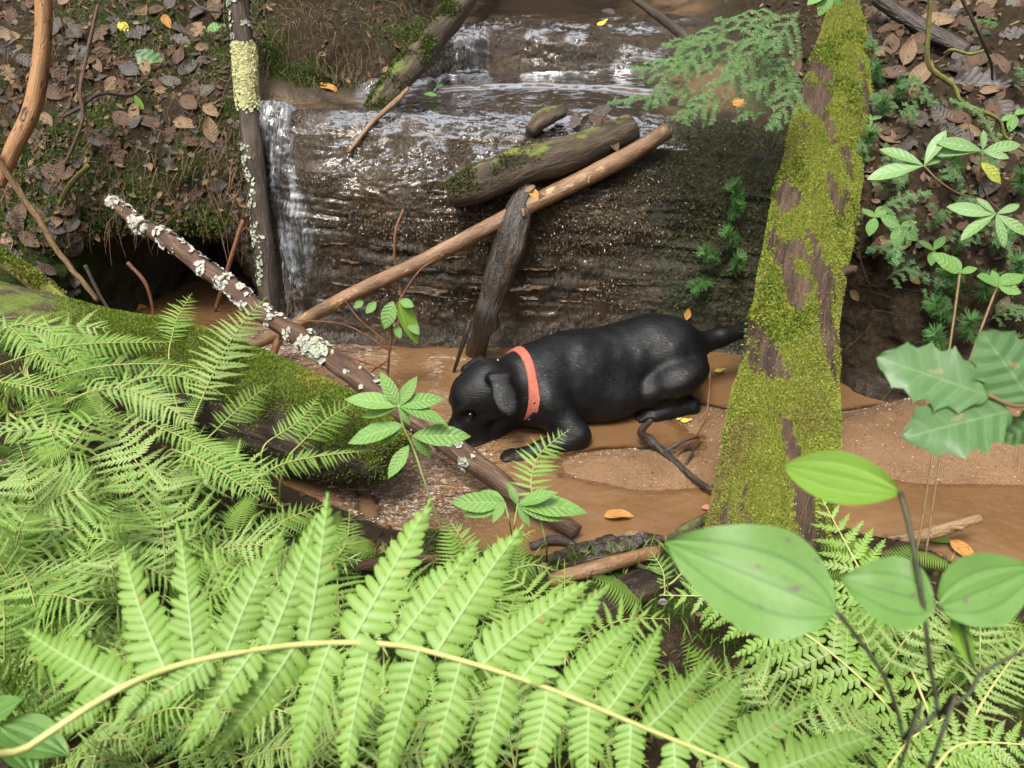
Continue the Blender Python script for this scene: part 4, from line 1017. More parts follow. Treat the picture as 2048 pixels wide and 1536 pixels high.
body = link('body', mesh_from('body', DV-dc, DF, M['coat'], True), dog)
# fur: short hairs lying back along the body
rs = np.random.default_rng(130)
FP, FN = tri_sample(DV, DF, 130000, rs)
flow = np.tile(np.array([.9, .25, -.35]), (len(FP), 1))
headm = (np.linalg.norm(FP-HC, axis=1) < .16)
flow[headm] = -hf*.8+np.array([0, 0, -.25])
flow = flow-FN*np.sum(flow*FN, 1)[:, None]; flow /= np.linalg.norm(flow, axis=1)[:, None]+1e-9
flow = flow+rs.normal(size=flow.shape)*.18
sd_ = np.cross(FN, flow); sd_ /= np.linalg.norm(sd_, axis=1)[:, None]+1e-9
L = (.011*(.6+.8*rs.random(len(FP))))[:, None]*np.where(headm, .55, 1)[:, None]
w_ = .0005
V = np.stack([FP-sd_*w_, FP+sd_*w_, FP+flow*L+FN*L*(.10+.22*rs.random((len(FP), 1)))], 1).reshape(-1, 3)
Fh = np.arange(len(FP)*3).reshape(-1, 3)
tag(link('fur', mesh_from('fur', V-dc, Fh, M['hair'], False), dog), kind='stuff')
# eyes, nose
k = NT('dark_eye'); M['eye'] = k.done(k.pbsdf((0.012, 0.007, 0.004), 0.06, None, 0.6))
k = NT('wet_nose'); M['nose'] = k.done(k.pbsdf((0.008, 0.008, 0.009), 0.25, k.bump(k.vor(k.obj(), 350), .4, .002), 0.6))
def ball(name, c, r, mat, parent, rot=None, base=dc):
    bm = bmesh.new(); bmesh.ops.create_uvsphere(bm, u_segments=16, v_segments=10, radius=1)
    me = bpy.data.meshes.new(name); bm.to_mesh(me); bm.free()
    co = np.array([v.co for v in me.vertices])*np.array(r)
    if rot is not None: co = co@np.array(rot).T
    co = co+np.array(c)-base
    me.vertices.foreach_set('co', co.astype(np.float32).ravel()); me.materials.append(mat)
    me.polygons.foreach_set('use_smooth', np.ones(len(me.polygons), dtype=bool)); me.update()
    return link(name, me, parent)
for sg in (-1, 1): ball('eye', hq(.076, sg*.047, .010), (.0105,.0105,.0105), M['eye'], dog)
ball('nose', hq(.186, 0, -.012), (.016,.022,.016), M['nose'], dog, HA)
# collar: a strap following the neck
k = NT('red_leather'); o_ = k.obj(); nn_ = k.noise(o_, 120, 4, .6)
M['collar'] = k.done(k.pbsdf(k.ramp(nn_, [(.3, (.27,.062,.038)), (.7, (.40,.115,.075))]), .7, k.bump(nn_, .25, .002), .45))
k = NT('steel'); M['steel'] = k.done(k.pbsdf((.35,.30,.24), .35, None, .5, Metallic=1.0))
CC = np.array([.028, 2.505, .192]); cax = np.array([.82, .38, -.13]); cax /= np.linalg.norm(cax)
u1 = np.array([0, 0, 1.0]); u1 -= cax*(u1@cax); u1 /= np.linalg.norm(u1); u2 = np.cross(cax, u1)
rows = []
NA = 72
for q, off in enumerate((-.0145, -.010, .010, .0145)):
    ring = []
    for a in np.linspace(0, 2*np.pi, NA, endpoint=False):
        d = u1*math.cos(a)+u2*math.sin(a); o0 = CC+cax*off
        rr_ = np.linspace(.03, .2, 90); sdv = dog_sdf(o0+rr_[:, None]*d)
        r_ = rr_[np.argmax(sdv > 0)] if (sdv > 0).any() else .2
        ring.append((r_, d, o0))
    rad_r = np.array([min(r_[0], .15) for r_ in ring]); rad_r = (rad_r+np.roll(rad_r, 1)+np.roll(rad_r, -1)+np.roll(rad_r, 2)+np.roll(rad_r, -2))/5
    ht = .0055 if q in (1, 2) else .004
    rows.append(np.array([o0+d*(r_+ht) for (r0, d, o0), r_ in zip(ring, rad_r)]))
mid = (rows[1]+rows[2])/2
inner = [rows[0]-0.006*(rows[0]-CC)/np.linalg.norm(rows[0]-CC, axis=1)[:, None], rows[3]-0.006*(rows[3]-CC)/np.linalg.norm(rows[3]-CC, axis=1)[:, None]]
allr = [inner[0]]+rows+[inner[1]]
V = np.vstack(allr); F = []
for q in range(5):
    for a in range(NA): F.append((q*NA+a, q*NA+(a+1) % NA, (q+1)*NA+(a+1) % NA, (q+1)*NA+a))
col_o = link('collar', mesh_from('collar', V-dc, F, M['collar'], True), dog)
col_o['label'] = 'red leather collar with small steel eyelets'
for a in (21, 24, 27, 30):
    p = mid[a]; n_ = (p-CC)-cax*((p-CC)@cax); n_ /= np.linalg.norm(n_)
    ball('eyelet', p+n_*.001, (.0055,.0055,.002), M['steel'], col_o, axes(np.cross(n_, cax), n_))
ball('collar_ring', hq(-.09,.035,.055)+np.array([.01,-.01,.0]), (.005,.005,.004), M['steel'], dog)

# ================================================================== FERNS
M['fern_near'] = leaf_mat('fern_bright', (0.14,0.27,0.03), (0.235,0.39,0.075), 0.38, 0.5, 0.35, (0.36,0.50,0.20), ((0.42,0.24,0.07), 11, 0.71), 12, 0.1)
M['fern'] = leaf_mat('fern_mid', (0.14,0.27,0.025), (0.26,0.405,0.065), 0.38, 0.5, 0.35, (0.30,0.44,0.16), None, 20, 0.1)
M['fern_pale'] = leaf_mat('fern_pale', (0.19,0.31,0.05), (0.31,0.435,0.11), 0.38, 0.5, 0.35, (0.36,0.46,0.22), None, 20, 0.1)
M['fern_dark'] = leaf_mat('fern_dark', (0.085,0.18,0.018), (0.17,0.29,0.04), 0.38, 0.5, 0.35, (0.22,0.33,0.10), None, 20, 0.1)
M['rachis'] = plain('fern_rachis', (0.30,0.34,0.10), (0.46,0.45,0.17), 0.5, 30, 0.4)
M['rachis_d'] = plain('fern_stalk', (0.20,0.24,0.06), (0.32,0.32,0.10), 0.5, 30, 0.4)

def pinna_mesh(name, mat, nl=14, wr=.125, samples=(0,.35,.7,.93,1), rounded=True, seed=0, droop=.10, side=.05, lfwd=20, fill=.98, rib=.012):
    """unit-length pinna along +X, normal +Z, lobes both sides of the midrib"""
    r_ = np.random.default_rng(seed); V, F, vein = [], [], []
    def put(p, v):
        V.append(p); vein.append(v); return len(V)-1
    ss = np.linspace(0, 1, nl+1)**0.93
    for sg in (-1, 1):
        for i in range(nl):
            s0, s1 = ss[i], ss[i+1]; s = (s0+s1)/2; bw = (s1-s0)/2*fill
            prof = (1-s**2.3)*(0.78+.22*min(1, s*6))+.03
            ll = wr*prof*(1+.12*r_.normal())*(.55 if r_.random() < .025 else 1); an = R(lfwd+28*s+5*r_.normal())
            dirv = np.array([math.sin(an), sg*math.cos(an)]); per = np.array([1.0, 0])
            cup = (.10+.05*r_.normal())*wr
            rows = []
            for u in samples:
                hw = bw*((1-u**6)**.5 if rounded else (1-u)**.62*(1+.25*u))
                if u == samples[-1]: hw = bw*.08
                c0 = np.array([s, 0])+dirv*ll*u
                zc = -cup*u*u*1.2
                ze = zc-.30*hw
                ro = [put((c0[0]-hw, c0[1]-per[1], ze), .0), put((c0[0], c0[1], zc), .55*(1-u)**.6 if u > 0 else .8), put((c0[0]+hw, c0[1], ze), .0)]
                rows.append(ro)
            for a, b in zip(rows[:-1], rows[1:]):
                for q in (0, 1):
                    f = (a[q], a[q+1], b[q+1], b[q]); F.append(f if sg > 0 else f[::-1])
    # midrib
    n = 10
    for k_ in range(n+1):
        s = k_/n; w = rib*(1-s)*.8+.0015
        put((s, -w, .002), 1); put((s, 0, .002+w*.8), 1); put((s, w, .002), 1)
    b0 = len(V)-3*(n+1)
    for k_ in range(n):
        for q in (0, 1): F.append((b0+3*k_+q, b0+3*k_+3+q, b0+3*k_+4+q, b0+3*k_+1+q))
    V = np.array(V); s = V[:, 0]
    V[:, 2] -= droop*s*s; V[:, 1] += side*s*s
    q4 = np.array([f for f in F if len(f) == 4])
    me = mesh_from(name, V, q4, mat, True, dict(vein=np.array(vein)))
    return me
S3 = (0, .45, .85, 1)
S2 = (0, .6, 1)
PM = {
 'near': [pinna_mesh('pinna', M['fern_near'], 15, .172, lfwd=14+3*(k % 3), fill=1.0, seed=k, droop=(.05, .12, .2, .08, .26, .1, .16, .3)[k], side=(-.05, .06, .02, -.02, .1, -.1, .05, -.07)[k]) for k in range(8)],
 'right': [pinna_mesh('pinna', M['fern_pale'] if k == 1 else M['fern'], 11, .165, S3, True, 20+k, .08+.04*k, (.05, -.05, .02)[k], fill=.9) for k in range(3)],
 'mid': [pinna_mesh('pinna', M['fern'], 14, .128, S2, False, 40+k, .12+.06*k, (.06, -.06, .03)[k], 30, 1.1) for k in range(3)],
 'pale': [pinna_mesh('pinna', M['fern_pale'], 14, .132, S2, False, 50+k, .10+.06*k, (.06, -.06, .03)[k], 30, 1.05) for k in range(3)],
 'dark': [pinna_mesh('pinna', M['fern_dark'], 12, .135, S2, False, 60+k, .15+.08*k, (.06, -.06, .03)[k], 30, 1.05) for k in range(3)],
}
def place(name, me, parent, c, p, xdir, nrm, sx, sy=None, sz=None):
    x = Vector(xdir).normalized(); z = Vector(nrm); z = (z-x*z.dot(x)).normalized(); y = z.cross(x)
    sy = sx if sy is None else sy; sz = sx if sz is None else sz
    m = Matrix(((x.x*sx, y.x*sy, z.x*sz, p[0]-c[0]), (x.y*sx, y.y*sy, z.y*sz, p[1]-c[1]), (x.z*sx, y.z*sy, z.z*sz, p[2]-c[2]), (0, 0, 0, 1)))
    o = link(name, me, parent); o.matrix_local = m
    return o
CAMV = Vector((0, 0, CAM_H))
def frond(plant, c, path, plen, pairs, kind, rs, rad=.0022, hang=0.0, facing=.6, shape='lance', start=.08, ang=68, rmat='rachis_d', droopy=.0, root=None):
    """path: world points base -> tip; plen: longest pinna (m)"""
    P = catmull([tuple(p) for p in path], 30)
    if root is not None:
        b0, d0 = np.array(path[0]), P[0]-P[2]; d0 /= np.linalg.norm(d0); r0 = np.array(root); gap = np.linalg.norm(b0-r0)
        bz = np.linspace(0, 1, 12)[:-1, None]; c1 = b0+d0*gap*.4; P = np.vstack([r0*(1-bz)**2+2*bz*(1-bz)*c1+b0*bz*bz, P])
    V, FF, tc = tube(P, [rad*1.3, rad, rad*.8, rad*.35], 6, 0, 1, 0, False)
    fo = link('frond', mesh_from('frond', rebase(V, c), FF, M[rmat], True), plant)
    B = catmull([tuple(p) for p in path], 60)
    L = np.concatenate([[0], np.cumsum(np.linalg.norm(np.diff(B, axis=0), axis=1))]); L /= L[-1]
    for i in range(pairs):
        s = start+(1-start)*((i+.3)/pairs)
        w = (min(1, .45+1.6*(s-start))*(1-s**2.4)+.03) if shape == 'lance' else ((1-(s-start)/(1-start))**.75+.02)
        p = Vector([np.interp(s, L, B[:, q]) for q in range(3)]); p2 = Vector([np.interp(min(1, s+.03), L, B[:, q]) for q in range(3)]); p1 = Vector([np.interp(max(0, s-.03), L, B[:, q]) for q in range(3)])
        T = (p2-p1).normalized()
        toc = (CAMV-p).normalized()
        N = (toc*min(1.0, facing+.25)+Vector((0, 0, 1))*(.85-facing*.6)+Vector(rs.normal(size=3))*.10)
        N = (N-T*N.dot(T)).normalized(); S = N.cross(T)
        for sg in (-1, 1):
            a = R(ang-22*s+rs.normal()*3.5)
            d = T*math.cos(a)+S*(sg*math.sin(a))+Vector((0, 0, -hang))+N*rs.normal()*.06
            l = plen*w*(1+.06*rs.normal())
            if l < .004: continue
            n2 = N+S*sg*.12+Vector(rs.normal(size=3))*.10
            me = PM[kind][int(rs.integers(len(PM[kind])))]
            place('pinna', me, fo, c, p+T*rs.normal()*.002, d, n2, l, l*(1 if kind != 'near' else 1), l)
    return fo
def tdef(py): return float(np.interp(py, [560, 620, 700, 800, 900, 1000, 1100, 1200, 1300, 1400, 1536, 1650], [2.85, 2.7, 2.5, 2.3, 2.1, 1.93, 1.75, 1.6, 1.45, 1.32, 1.18, 1.08]))
def bank_t(px, py):
    p = bank_hit(px, py); return p.y*CP+(CAM_H-p.z)*SP
def fern(label, root, fronds, seed, group=None, name='fern'):
    rs = np.random.default_rng(seed)
    rp = bank_hit(*root); rp = bank_pt(rp.x, rp.y)
    e = empty(name, rp, label, 'fern', group)
    for f in fronds:
        path, plen, kind = f[0], f[1], f[2]; kw = dict(f[3]) if len(f) > 3 else {}
        dt = kw.pop('dt', 0); pairs = kw.pop('pairs', None)
        lift = np.interp(np.linspace(0, 1, len(path)), [0, .5, 1], [.04, .15, .12])*kw.pop('lf', 1.0)
        ts_ = [(min(tdef(q[1])+dt, bank_t(q[0], q[1])-lf) if len(q) < 3 else q[2]+dt) for q, lf in zip(path, lift)]   # always clear of the ground
        W = [at(q[0], q[1], t_) for q, t_ in zip(path, ts_)]
        tm = sum(ts_)/len(ts_)
        lw = plen*tm/FPX
        ln = sum((W[k+1]-W[k]).length for k in range(len(W)-1))
        pr = pairs or max(9, int(ln/(lw*.215)))
        frond(e, rp, W, lw, pr, kind, rs, rad=kw.pop('rad', .0022), root=(rp if kw.pop('rooted', True) else None), **kw)
    return e
# --- the large frond across the foreground
rs = np.random.default_rng(200)
rt = [(-150,1640,.60),(60,1492,.63),(250,1372,.66),(400,1320,.69),(600,1289,.72),(780,1289,.735),(920,1320,.74),(1100,1378,.735),(1300,1460,.725),(1470,1530,.715),(1620,1600,.70)]
root0 = bank_pt(-.55, .35)
RP = [at(*q) for q in rt]
big = empty('large_fern', root0, 'large bright green fern frond arching across the foreground', 'fern')
Pth = catmull([tuple(root0)]+[tuple(p) for p in RP], 90)
V, FF, tc = tube(Pth, [.0034, .0029, .0027, .0025, .0021, .0016], 10, 0, 1, 0, False)
bf = link('frond', mesh_from('frond', rebase(V, root0), FF, M['rachis'], True), big)
up_l = [((245,1375),(20,1262)),((330,1338),(212,1090)),((388,1324),(365,1058)),((452,1309),(548,1040)),((535,1296),(652,1030)),((612,1290),(672,985)),((700,1288),(868,990)),((790,1290),(955,1072)),((872,1306),(1038,1037)),((960,1334),(1168,1135)),((1040,1360),(1214,1145)),((1128,1390),(1278,1198)),((1212,1425),(1352,1243)),((1292,1458),(1448,1316)),((1370,1490),(1505,1345)),((1445,1522),(1628,1385)),((1525,1555),(1757,1448)),((1600,1590),(1800,1510))]
lo_l = [((215,1392),(72,1487)),((282,1362),(228,1462)),((420,1316),(262,1452)),((508,1301),(345,1518)),((590,1292),(425,1550)),((660,1290),(545,1565)),((740,1290),(668,1572)),((838,1300),(745,1590)),((922,1322),(850,1600)),((1010,1350),(955,1610)),((1095,1378),(1065,1620)),((1178,1410),(1172,1640)),((1262,1445),(1262,1650)),((1348,1482),(1352,1670)),((1430,1515),(1440,1670))]
def tr(px): return float(np.interp(px, [q[0] for q in rt], [q[2] for q in rt]))
Tdir = (RP[7]-RP[3]).normalized()
for k, (lst, dt) in enumerate(((up_l, .05), (lo_l, -.035))):
    for q, (a, b) in enumerate(lst):
        t0 = tr(a[0]); p, p2 = at(a[0], a[1], t0), at(b[0], b[1], t0+dt*(.6+.8*rs.random()))
        d = p2-p; nrm = (CAMV-p).normalized()*.9+Vector((0, 0, .35))+Vector(rs.normal(size=3))*.13
        L = d.length
        place('pinna', PM['near'][(q*5+k*3) % 8], bf, root0, p, d, nrm, L*1.0, L*(1.0 if L > .1 else 1.25), L)
# --- ferns on the left bank
H = dict(hang=.55, facing=.9, ang=80)
fern('tall upright fern with two fronds between the mossy log and the lichened stick', (380,900), [
  ([(393,822),(440,718),(490,640),(535,592)], 82, 'pale', dict(shape='lance')), ([(340,690),(354,638),(384,586)], 52, 'mid')], 301)
fern('fern arching over the mossy log with drooping comb like leaflets', (60,860), [
  ([(20,722),(110,695),(205,686),(350,684)], 58, 'mid', H), ([(222,770),(307,752),(370,755),(440,785)], 52, 'mid', H), ([(40,778),(190,735),(330,728),(450,745)], 46, 'dark', H)], 302)
fern('fern at the left edge spreading broad fronds below the mossy branch', (20,950), [
  ([(-40,690),(30,650),(110,668),(170,730)], 62, 'mid', dict(hang=.2)), ([(-30,760),(60,772),(150,790)], 55, 'mid', dict(hang=.2)), ([(-60,640),(0,640),(70,700),(140,760)], 58, 'mid', dict(hang=.2)), ([(190,908),(120,866),(70,858),(-25,868)], 78, 'pale', dict(hang=.25))], 303)
fern('large pale fern with a wide frond in the middle of the left bank', (330,1090), [
  ([(335,1045),(300,965),(250,890),(200,808)], 118, 'pale'), ([(137,798),(240,776),(342,818),(396,868)], 66, 'pale', dict(hang=.3)), ([(250,1010),(160,960),(60,930)], 80, 'mid')], 304)
fern('bright narrow fern drooping towards the water below the mossy log', (300,960), [
  ([(290,842),(410,895),(500,950),(565,1015)], 58, 'mid', dict(hang=.2)), ([(424,868),(480,815),(545,764)], 55, 'dark'), ([(350,900),(430,935),(520,1000)], 58, 'mid')], 305)
fern('fern hanging over the muddy water at the end of the mossy log', (560,1020), [
  ([(495,968),(560,930),(640,912),(745,900)], 46, 'mid', dict(hang=.5, facing=.85)), ([(588,900),(650,842),(718,798)], 56, 'dark'), ([(540,880),(600,840),(640,790)], 45, 'mid')], 306)
fern('pale fern with fine toothed fronds at the lower left', (250,1290), [
  ([(330,1180),(328,1090),(318,990)], 112, 'pale'), ([(20,1162),(130,1160),(260,1185)], 98, 'pale'), ([(210,1095),(140,1058),(30,1035)], 84, 'pale'), ([(50,1005),(140,998),(250,1012)], 74, 'mid')], 307)
fern('dark green fern behind the large frond at the edge of the water', (640,1200), [
  ([(480,1100),(560,1045),(650,1008)], 60, 'dark'), ([(520,1185),(610,1130),(715,1075)], 64, 'dark'), ([(640,1150),(690,1090),(700,1020)], 56, 'dark')], 308)
fern('small fern sprig standing in front of the dog foreleg', (1090,1120), [
  ([(1078,1030,1.98),(1062,965,2.04),(1082,905,2.10),(1140,858,2.16)], 62, 'mid', dict(ang=74))], 309)
# --- right
RK = dict(rad=.0026, ang=66, rmat='rachis')
fern('light green fern with round lobed leaflets on the near bank before the trunk', (1860,1560), [
  ([(1880,1480,1.36),(1800,1290,1.50),(1712,1125,1.66),(1640,990,1.80)], 150, 'right', dict(pairs=14, **RK)),
  ([(1835,1490,1.34),(1740,1375,1.42),(1610,1268,1.50),(1470,1200,1.56),(1325,1190,1.6)], 165, 'right', dict(pairs=17, hang=.15, **RK))], 310)
fern('fern at the lower right corner with spreading pale fronds', (1960,1600), [
  ([(1850,1570,1.15),(1920,1490,1.2),(2080,1490,1.2)], 120, 'right', RK), ([(1930,1470,1.25),(1980,1380,1.32),(2060,1270,1.45)], 100, 'pale', RK), ([(1760,1560,1.15),(1820,1480,1.22),(1900,1430,1.26)], 100, 'right', RK), ([(1900,1360,1.5),(1960,1300,1.55),(2060,1260,1.6)], 80, 'pale')], 311)
fern('small fern tuft by the bark slab at the water edge', (1290,1180), [
  ([(1330,1180,1.85),(1325,1140,1.88),(1300,1100,1.92)], 45, 'dark'), ([(1350,1160,1.85),(1390,1120,1.88),(1410,1090,1.9)], 40, 'dark')], 312)
fern('fern tuft with grassy fronds beside the mossy stone', (960,1150), [
  ([(960,1130,1.8),(1010,1090,1.85),(1070,1060,1.9)], 50, 'mid', dict(hang=.3)), ([(950,1140,1.78),(930,1090,1.83),(900,1040,1.9)], 46, 'mid'), ([(1000,1150,1.75),(1060,1130,1.78),(1110,1140,1.78)], 46, 'dark', dict(hang=.3))], 313)
# --- clumps that fill the near bank under the large frond
rs = np.random.default_rng(320)
spots = [(90,1290),(200,1330),(60,1420),(320,1420),(450,1230),(430,1400),(560,1420),(560,1260),(700,1420),(680,1240),(820,1420),(850,1230),(960,1430),(1080,1440),(1000,1290),(1200,1490),(1130,1290),(1400,1500),(300,1520),(620,1520),(900,1530),(150,1140),(100,1060),(1560,1440),(1620,1540),(1760,1330),(420,1080),(1960,1340),(120,900),(380,970),(300,1130),(20,1120),(240,1220),(360,1300),(140,1480),(480,1500),(760,1500),(1030,1520),(250,1440),(60,700),(200,780),(60,1010),(40,1170),(220,1120),(300,1040),(380,1200),(10,1330),(420,1330),(560,1340),(1290,1420),(530,1130)]
ORD = ['leftmost', 'second from left', 'third from left', 'fourth from left', 'fifth from left', 'sixth from left', 'seventh from left', 'eighth from left', 'ninth from left', 'tenth from left', 'eleventh from left', 'twelfth from left', 'thirteenth from left', 'fourteenth from left', 'fifteenth from left', 'sixteenth from left']
ROWS = [(700, 880, 'by the mossy log'), (880, 1020, 'above the large frond tips'), (1020, 1150, 'amid the large frond tips'), (1150, 1290, 'behind the large frond upper leaflets'), (1290, 1410, 'level with the large frond stalk'), (1410, 1480, 'under the large frond lower leaflets'), (1480, 1700, 'at the bottom edge')]
def row_of(py): return next(q for q, r_ in enumerate(ROWS) if py < r_[1])
for k, (px, py) in enumerate(spots):
    fr = []; cols_ = []
    for q in range(4):
        a = rs.uniform(-3.4, .7) if px < 1200 else rs.uniform(-3.0, 0)
        L = rs.uniform(130, 215)*(1+.25*(py-1000)/500)
        dx, dy = math.cos(a)*L, math.sin(a)*L*.75
        kind = ('dark', ('dark', 'mid')[int(rs.integers(2))], 'mid', ('pale', 'mid')[int(rs.integers(2))])[q]; cols_.append(kind)  # lower fronds darker, upper paler: shade between layers put into the greens
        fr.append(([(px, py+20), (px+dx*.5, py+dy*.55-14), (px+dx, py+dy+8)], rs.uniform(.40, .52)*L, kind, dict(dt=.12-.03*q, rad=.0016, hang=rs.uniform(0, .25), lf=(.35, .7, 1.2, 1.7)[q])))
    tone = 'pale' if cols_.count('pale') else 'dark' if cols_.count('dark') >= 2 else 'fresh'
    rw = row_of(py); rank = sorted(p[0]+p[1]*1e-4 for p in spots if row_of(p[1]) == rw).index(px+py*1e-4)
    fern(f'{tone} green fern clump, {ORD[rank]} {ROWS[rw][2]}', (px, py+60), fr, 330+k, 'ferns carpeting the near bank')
# --- the small stuff between the clumps: tiny fronds too many to count
def low_frond(rs):
    """flat frond in unit length along +X"""
    V, F = [], []; n = 18
    for i in range(n):
        s = .1+.9*i/n; w = (min(1, .5+1.4*s)*(1-s**2.2)+.04)*.30
        for sg in (-1, 1):
            d = np.array([.35, sg*1.0]); d /= np.linalg.norm(d)
            pr = np.array([d[1], -d[0]])*sg; b = len(V); hw = min(w*.14, .0235)
            us = np.linspace(0, 1, 13)
            for q, u0 in enumerate(us):                                   # a tapering leaflet with toothed edges, folded along its rib
                h_ = (1-.9*u0**1.6)*(1.0 if q % 2 else .55); o0 = np.array([s, 0])+d*w*u0; z0 = -.30*w*u0*u0; o1 = o0+d*w*.03*(q % 2)
                V += [(*(o1-pr*hw*h_), z0-.3*hw), (*o0, z0), (*(o1+pr*hw*h_), z0-.3*hw)]
            for q in range(12):
                for c_ in (0, 1):
                    f4 = (b+3*q+c_, b+3*q+c_+1, b+3*q+4+c_, b+3*q+3+c_); F.append(f4 if sg < 0 else f4[::-1])
    V = np.array(V); V[:, 2] -= .22*V[:, 0]**2-.06*V[:, 0]
    return V, np.array(F)
LFV, LFF = low_frond(rs)
acc = Acc(); rs = np.random.default_rng(390)
cnt_ = 0
while cnt_ < 110:
    x_, y_ = rs.uniform(-1.75, 1.3), rs.uniform(.95, 2.75)
    d_e = Yedge(x_)-y_
    if d_e < .08 or (x_ > -.6 and d_e < .28) or (x_ > .05 and rs.random() < .6): continue
    g = bank_pt(x_, y_); a = rs.uniform(0, 6.283); L = rs.uniform(.10, .19)
    el = rs.uniform(.15, .9); d = np.array([math.cos(a)*math.cos(el), math.sin(a)*math.cos(el), math.sin(el)])
    up_ = np.array([0, -.35, 1.0])+rs.normal(size=3)*.2; s_ = np.cross(up_, d); s_ /= np.linalg.norm(s_); n_ = np.cross(d, s_)
    W = LFV[:, :1]*L*d+LFV[:, 1:2]*L*s_+LFV[:, 2:3]*L*n_+np.array(g)+np.array([0, 0, rs.uniform(.0, .05)])
    acc.add(W, LFF, v=np.full(len(W), rs.random())); cnt_ += 1
M['low_fern'] = blade_mat('small_fern_blades', (.08,.16,.016), (.20,.32,.055), (.13,.22,.025), .35, 6)
tag(link('fern_undergrowth', acc.mesh('fern_undergrowth', M['low_fern'], False)), 'small fern fronds between the larger ferns', kind='stuff')

# ================================================================== BROADLEAF PLANTS, SPRIGS
def leaf_material(name, c1, c2, vein, trans=.3, rough=.35, spec=.5, nv=8, vstr=.5, spots=None, coat=0.0, arc=False):
    k = NT(name); uv = k.attr('luv', True); o = k.obj()
    sx = k.n('SeparateXYZ'); k.l(uv, sx.inputs[0])
    ay = k.math('ABSOLUTE', sx.outputs[1])
    w = k.math('SUBTRACT', k.math('FRACT', k.math('MULTIPLY', k.math('SUBTRACT', sx.outputs[0], k.math('MULTIPLY', ay, .16)), float(nv))), .5)
    aw = k.math('ABSOLUTE', w)
    side = k.ramp(aw, [(0.0, 1.0), (0.14, 0.0)])
    midv = k.ramp(ay, [(0.0, 1.0), (0.055, 0.0)])
    vf = k.math('MAXIMUM', k.math('MULTIPLY', side, vstr), midv)
    if arc:                                            # veins that run lengthwise in arcs
        a2 = k.math('ABSOLUTE', k.math('SUBTRACT', ay, .5)); side = k.ramp(a2, [(0.0, 1.0), (0.07, 0.0)]); aw = k.math('MULTIPLY', k.math('MINIMUM', a2, k.math('MULTIPLY', ay, 1.0)), 2.5)
        vf = k.math('MAXIMUM', k.math('MULTIPLY', side, .8), midv)
    n = k.noise(o, 25, 4, .6)
    f = k.math('ADD', k.math('MULTIPLY', n, .7), k.math('MULTIPLY', k.math('SUBTRACT', k.rand(), .35), .6), True)
    col = k.mix(vf, k.mix(f, c1, c2), vein)
    if spots: col = k.mix(k.ramp(k.noise(k.map(uv, (spots[1], spots[1]*.5, 1)), 1.0, 2, .5), [(spots[2], 0.0), (spots[2]+.04, .8)]), col, spots[0])
    col = k.mix(k.ramp(k.vor(k.map(uv, (46, 12, 1)), 1.0, 'DISTANCE_TO_EDGE'), [(0.0, .35), (.06, 0.0)]), col, vein)
    h = k.math('ADD', k.math('MULTIPLY', aw, .9), k.math('MULTIPLY', k.noise(o, 90, 3, .6), .35))
    nr = k.bump(h, .5, .008)
    p = k.pbsdf(col, rough, nr, spec, **({'Coat Weight': coat, 'Coat Roughness': .28} if coat else {}))
    t = k.n('BsdfTranslucent'); k.l(k.mix(1.0, col, (1, 1, .55), 'MULTIPLY'), t.inputs[0])
    mx = k.n('MixShader'); mx.inputs[0].default_value = trans; k.l(p, mx.inputs[1]); k.l(t.outputs[0], mx.inputs[2])
    return k.done(mx.outputs[0])
M['serrate'] = leaf_material('toothed_leaf', (.12,.27,.045), (.20,.36,.09), (.32,.46,.18), .3, .4, .5, 9)
M['laurel'] = leaf_material('laurel_leaf', (.13,.27,.075), (.20,.34,.12), (.34,.46,.22), .25, .3, .5, 7, .25, coat=.3)
M['holly'] = leaf_material('holly_leaf', (.045,.13,.028), (.085,.19,.05), (.14,.25,.08), .22, .38, .5, 6, .35, ((.22,.20,.08), 3, .68), coat=.3)
M['broad'] = leaf_material('broad_leaf', (.10,.24,.035), (.18,.33,.08), (.07,.18,.035), .32, .42, .5, 4, .3, ((.16,.09,.09), 6, .66), coat=.16, arc=True)
M['broad_y'] = leaf_material('young_broad_leaf', (.17,.34,.03), (.25,.42,.06), (.30,.46,.12), .4, .36, .5, 4, .3, arc=True)
M['small'] = leaf_material('small_leaf', (.10,.24,.04), (.18,.34,.09), (.28,.42,.16), .3, .4, .5, 7, .3)
M['yellowing'] = leaf_material('yellowing_leaf', (.30,.36,.04), (.42,.40,.06), (.3,.3,.08), .3, .4, .4, 7, .3, ((.2,.12,.04), 5, .6))
M['stem_b'] = plain('brown_stem', (.10,.065,.03), (.20,.13,.06), .6, 60, .4)
M['stem_g'] = plain('green_stem', (.14,.20,.05), (.24,.28,.10), .5, 60, .4)
M['stem_d'] = plain('dark_stem', (.02,.025,.012), (.05,.05,.025), .5, 60, .4)
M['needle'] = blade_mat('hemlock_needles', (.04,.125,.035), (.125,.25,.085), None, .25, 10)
M['club'] = blade_mat('clubmoss_needles', (.035,.12,.025), (.12,.25,.07), None, .25, 10)
M['grass'] = blade_mat('grass_blades', (.09,.17,.02), (.20,.30,.05), (.30,.26,.10), .3, 8)

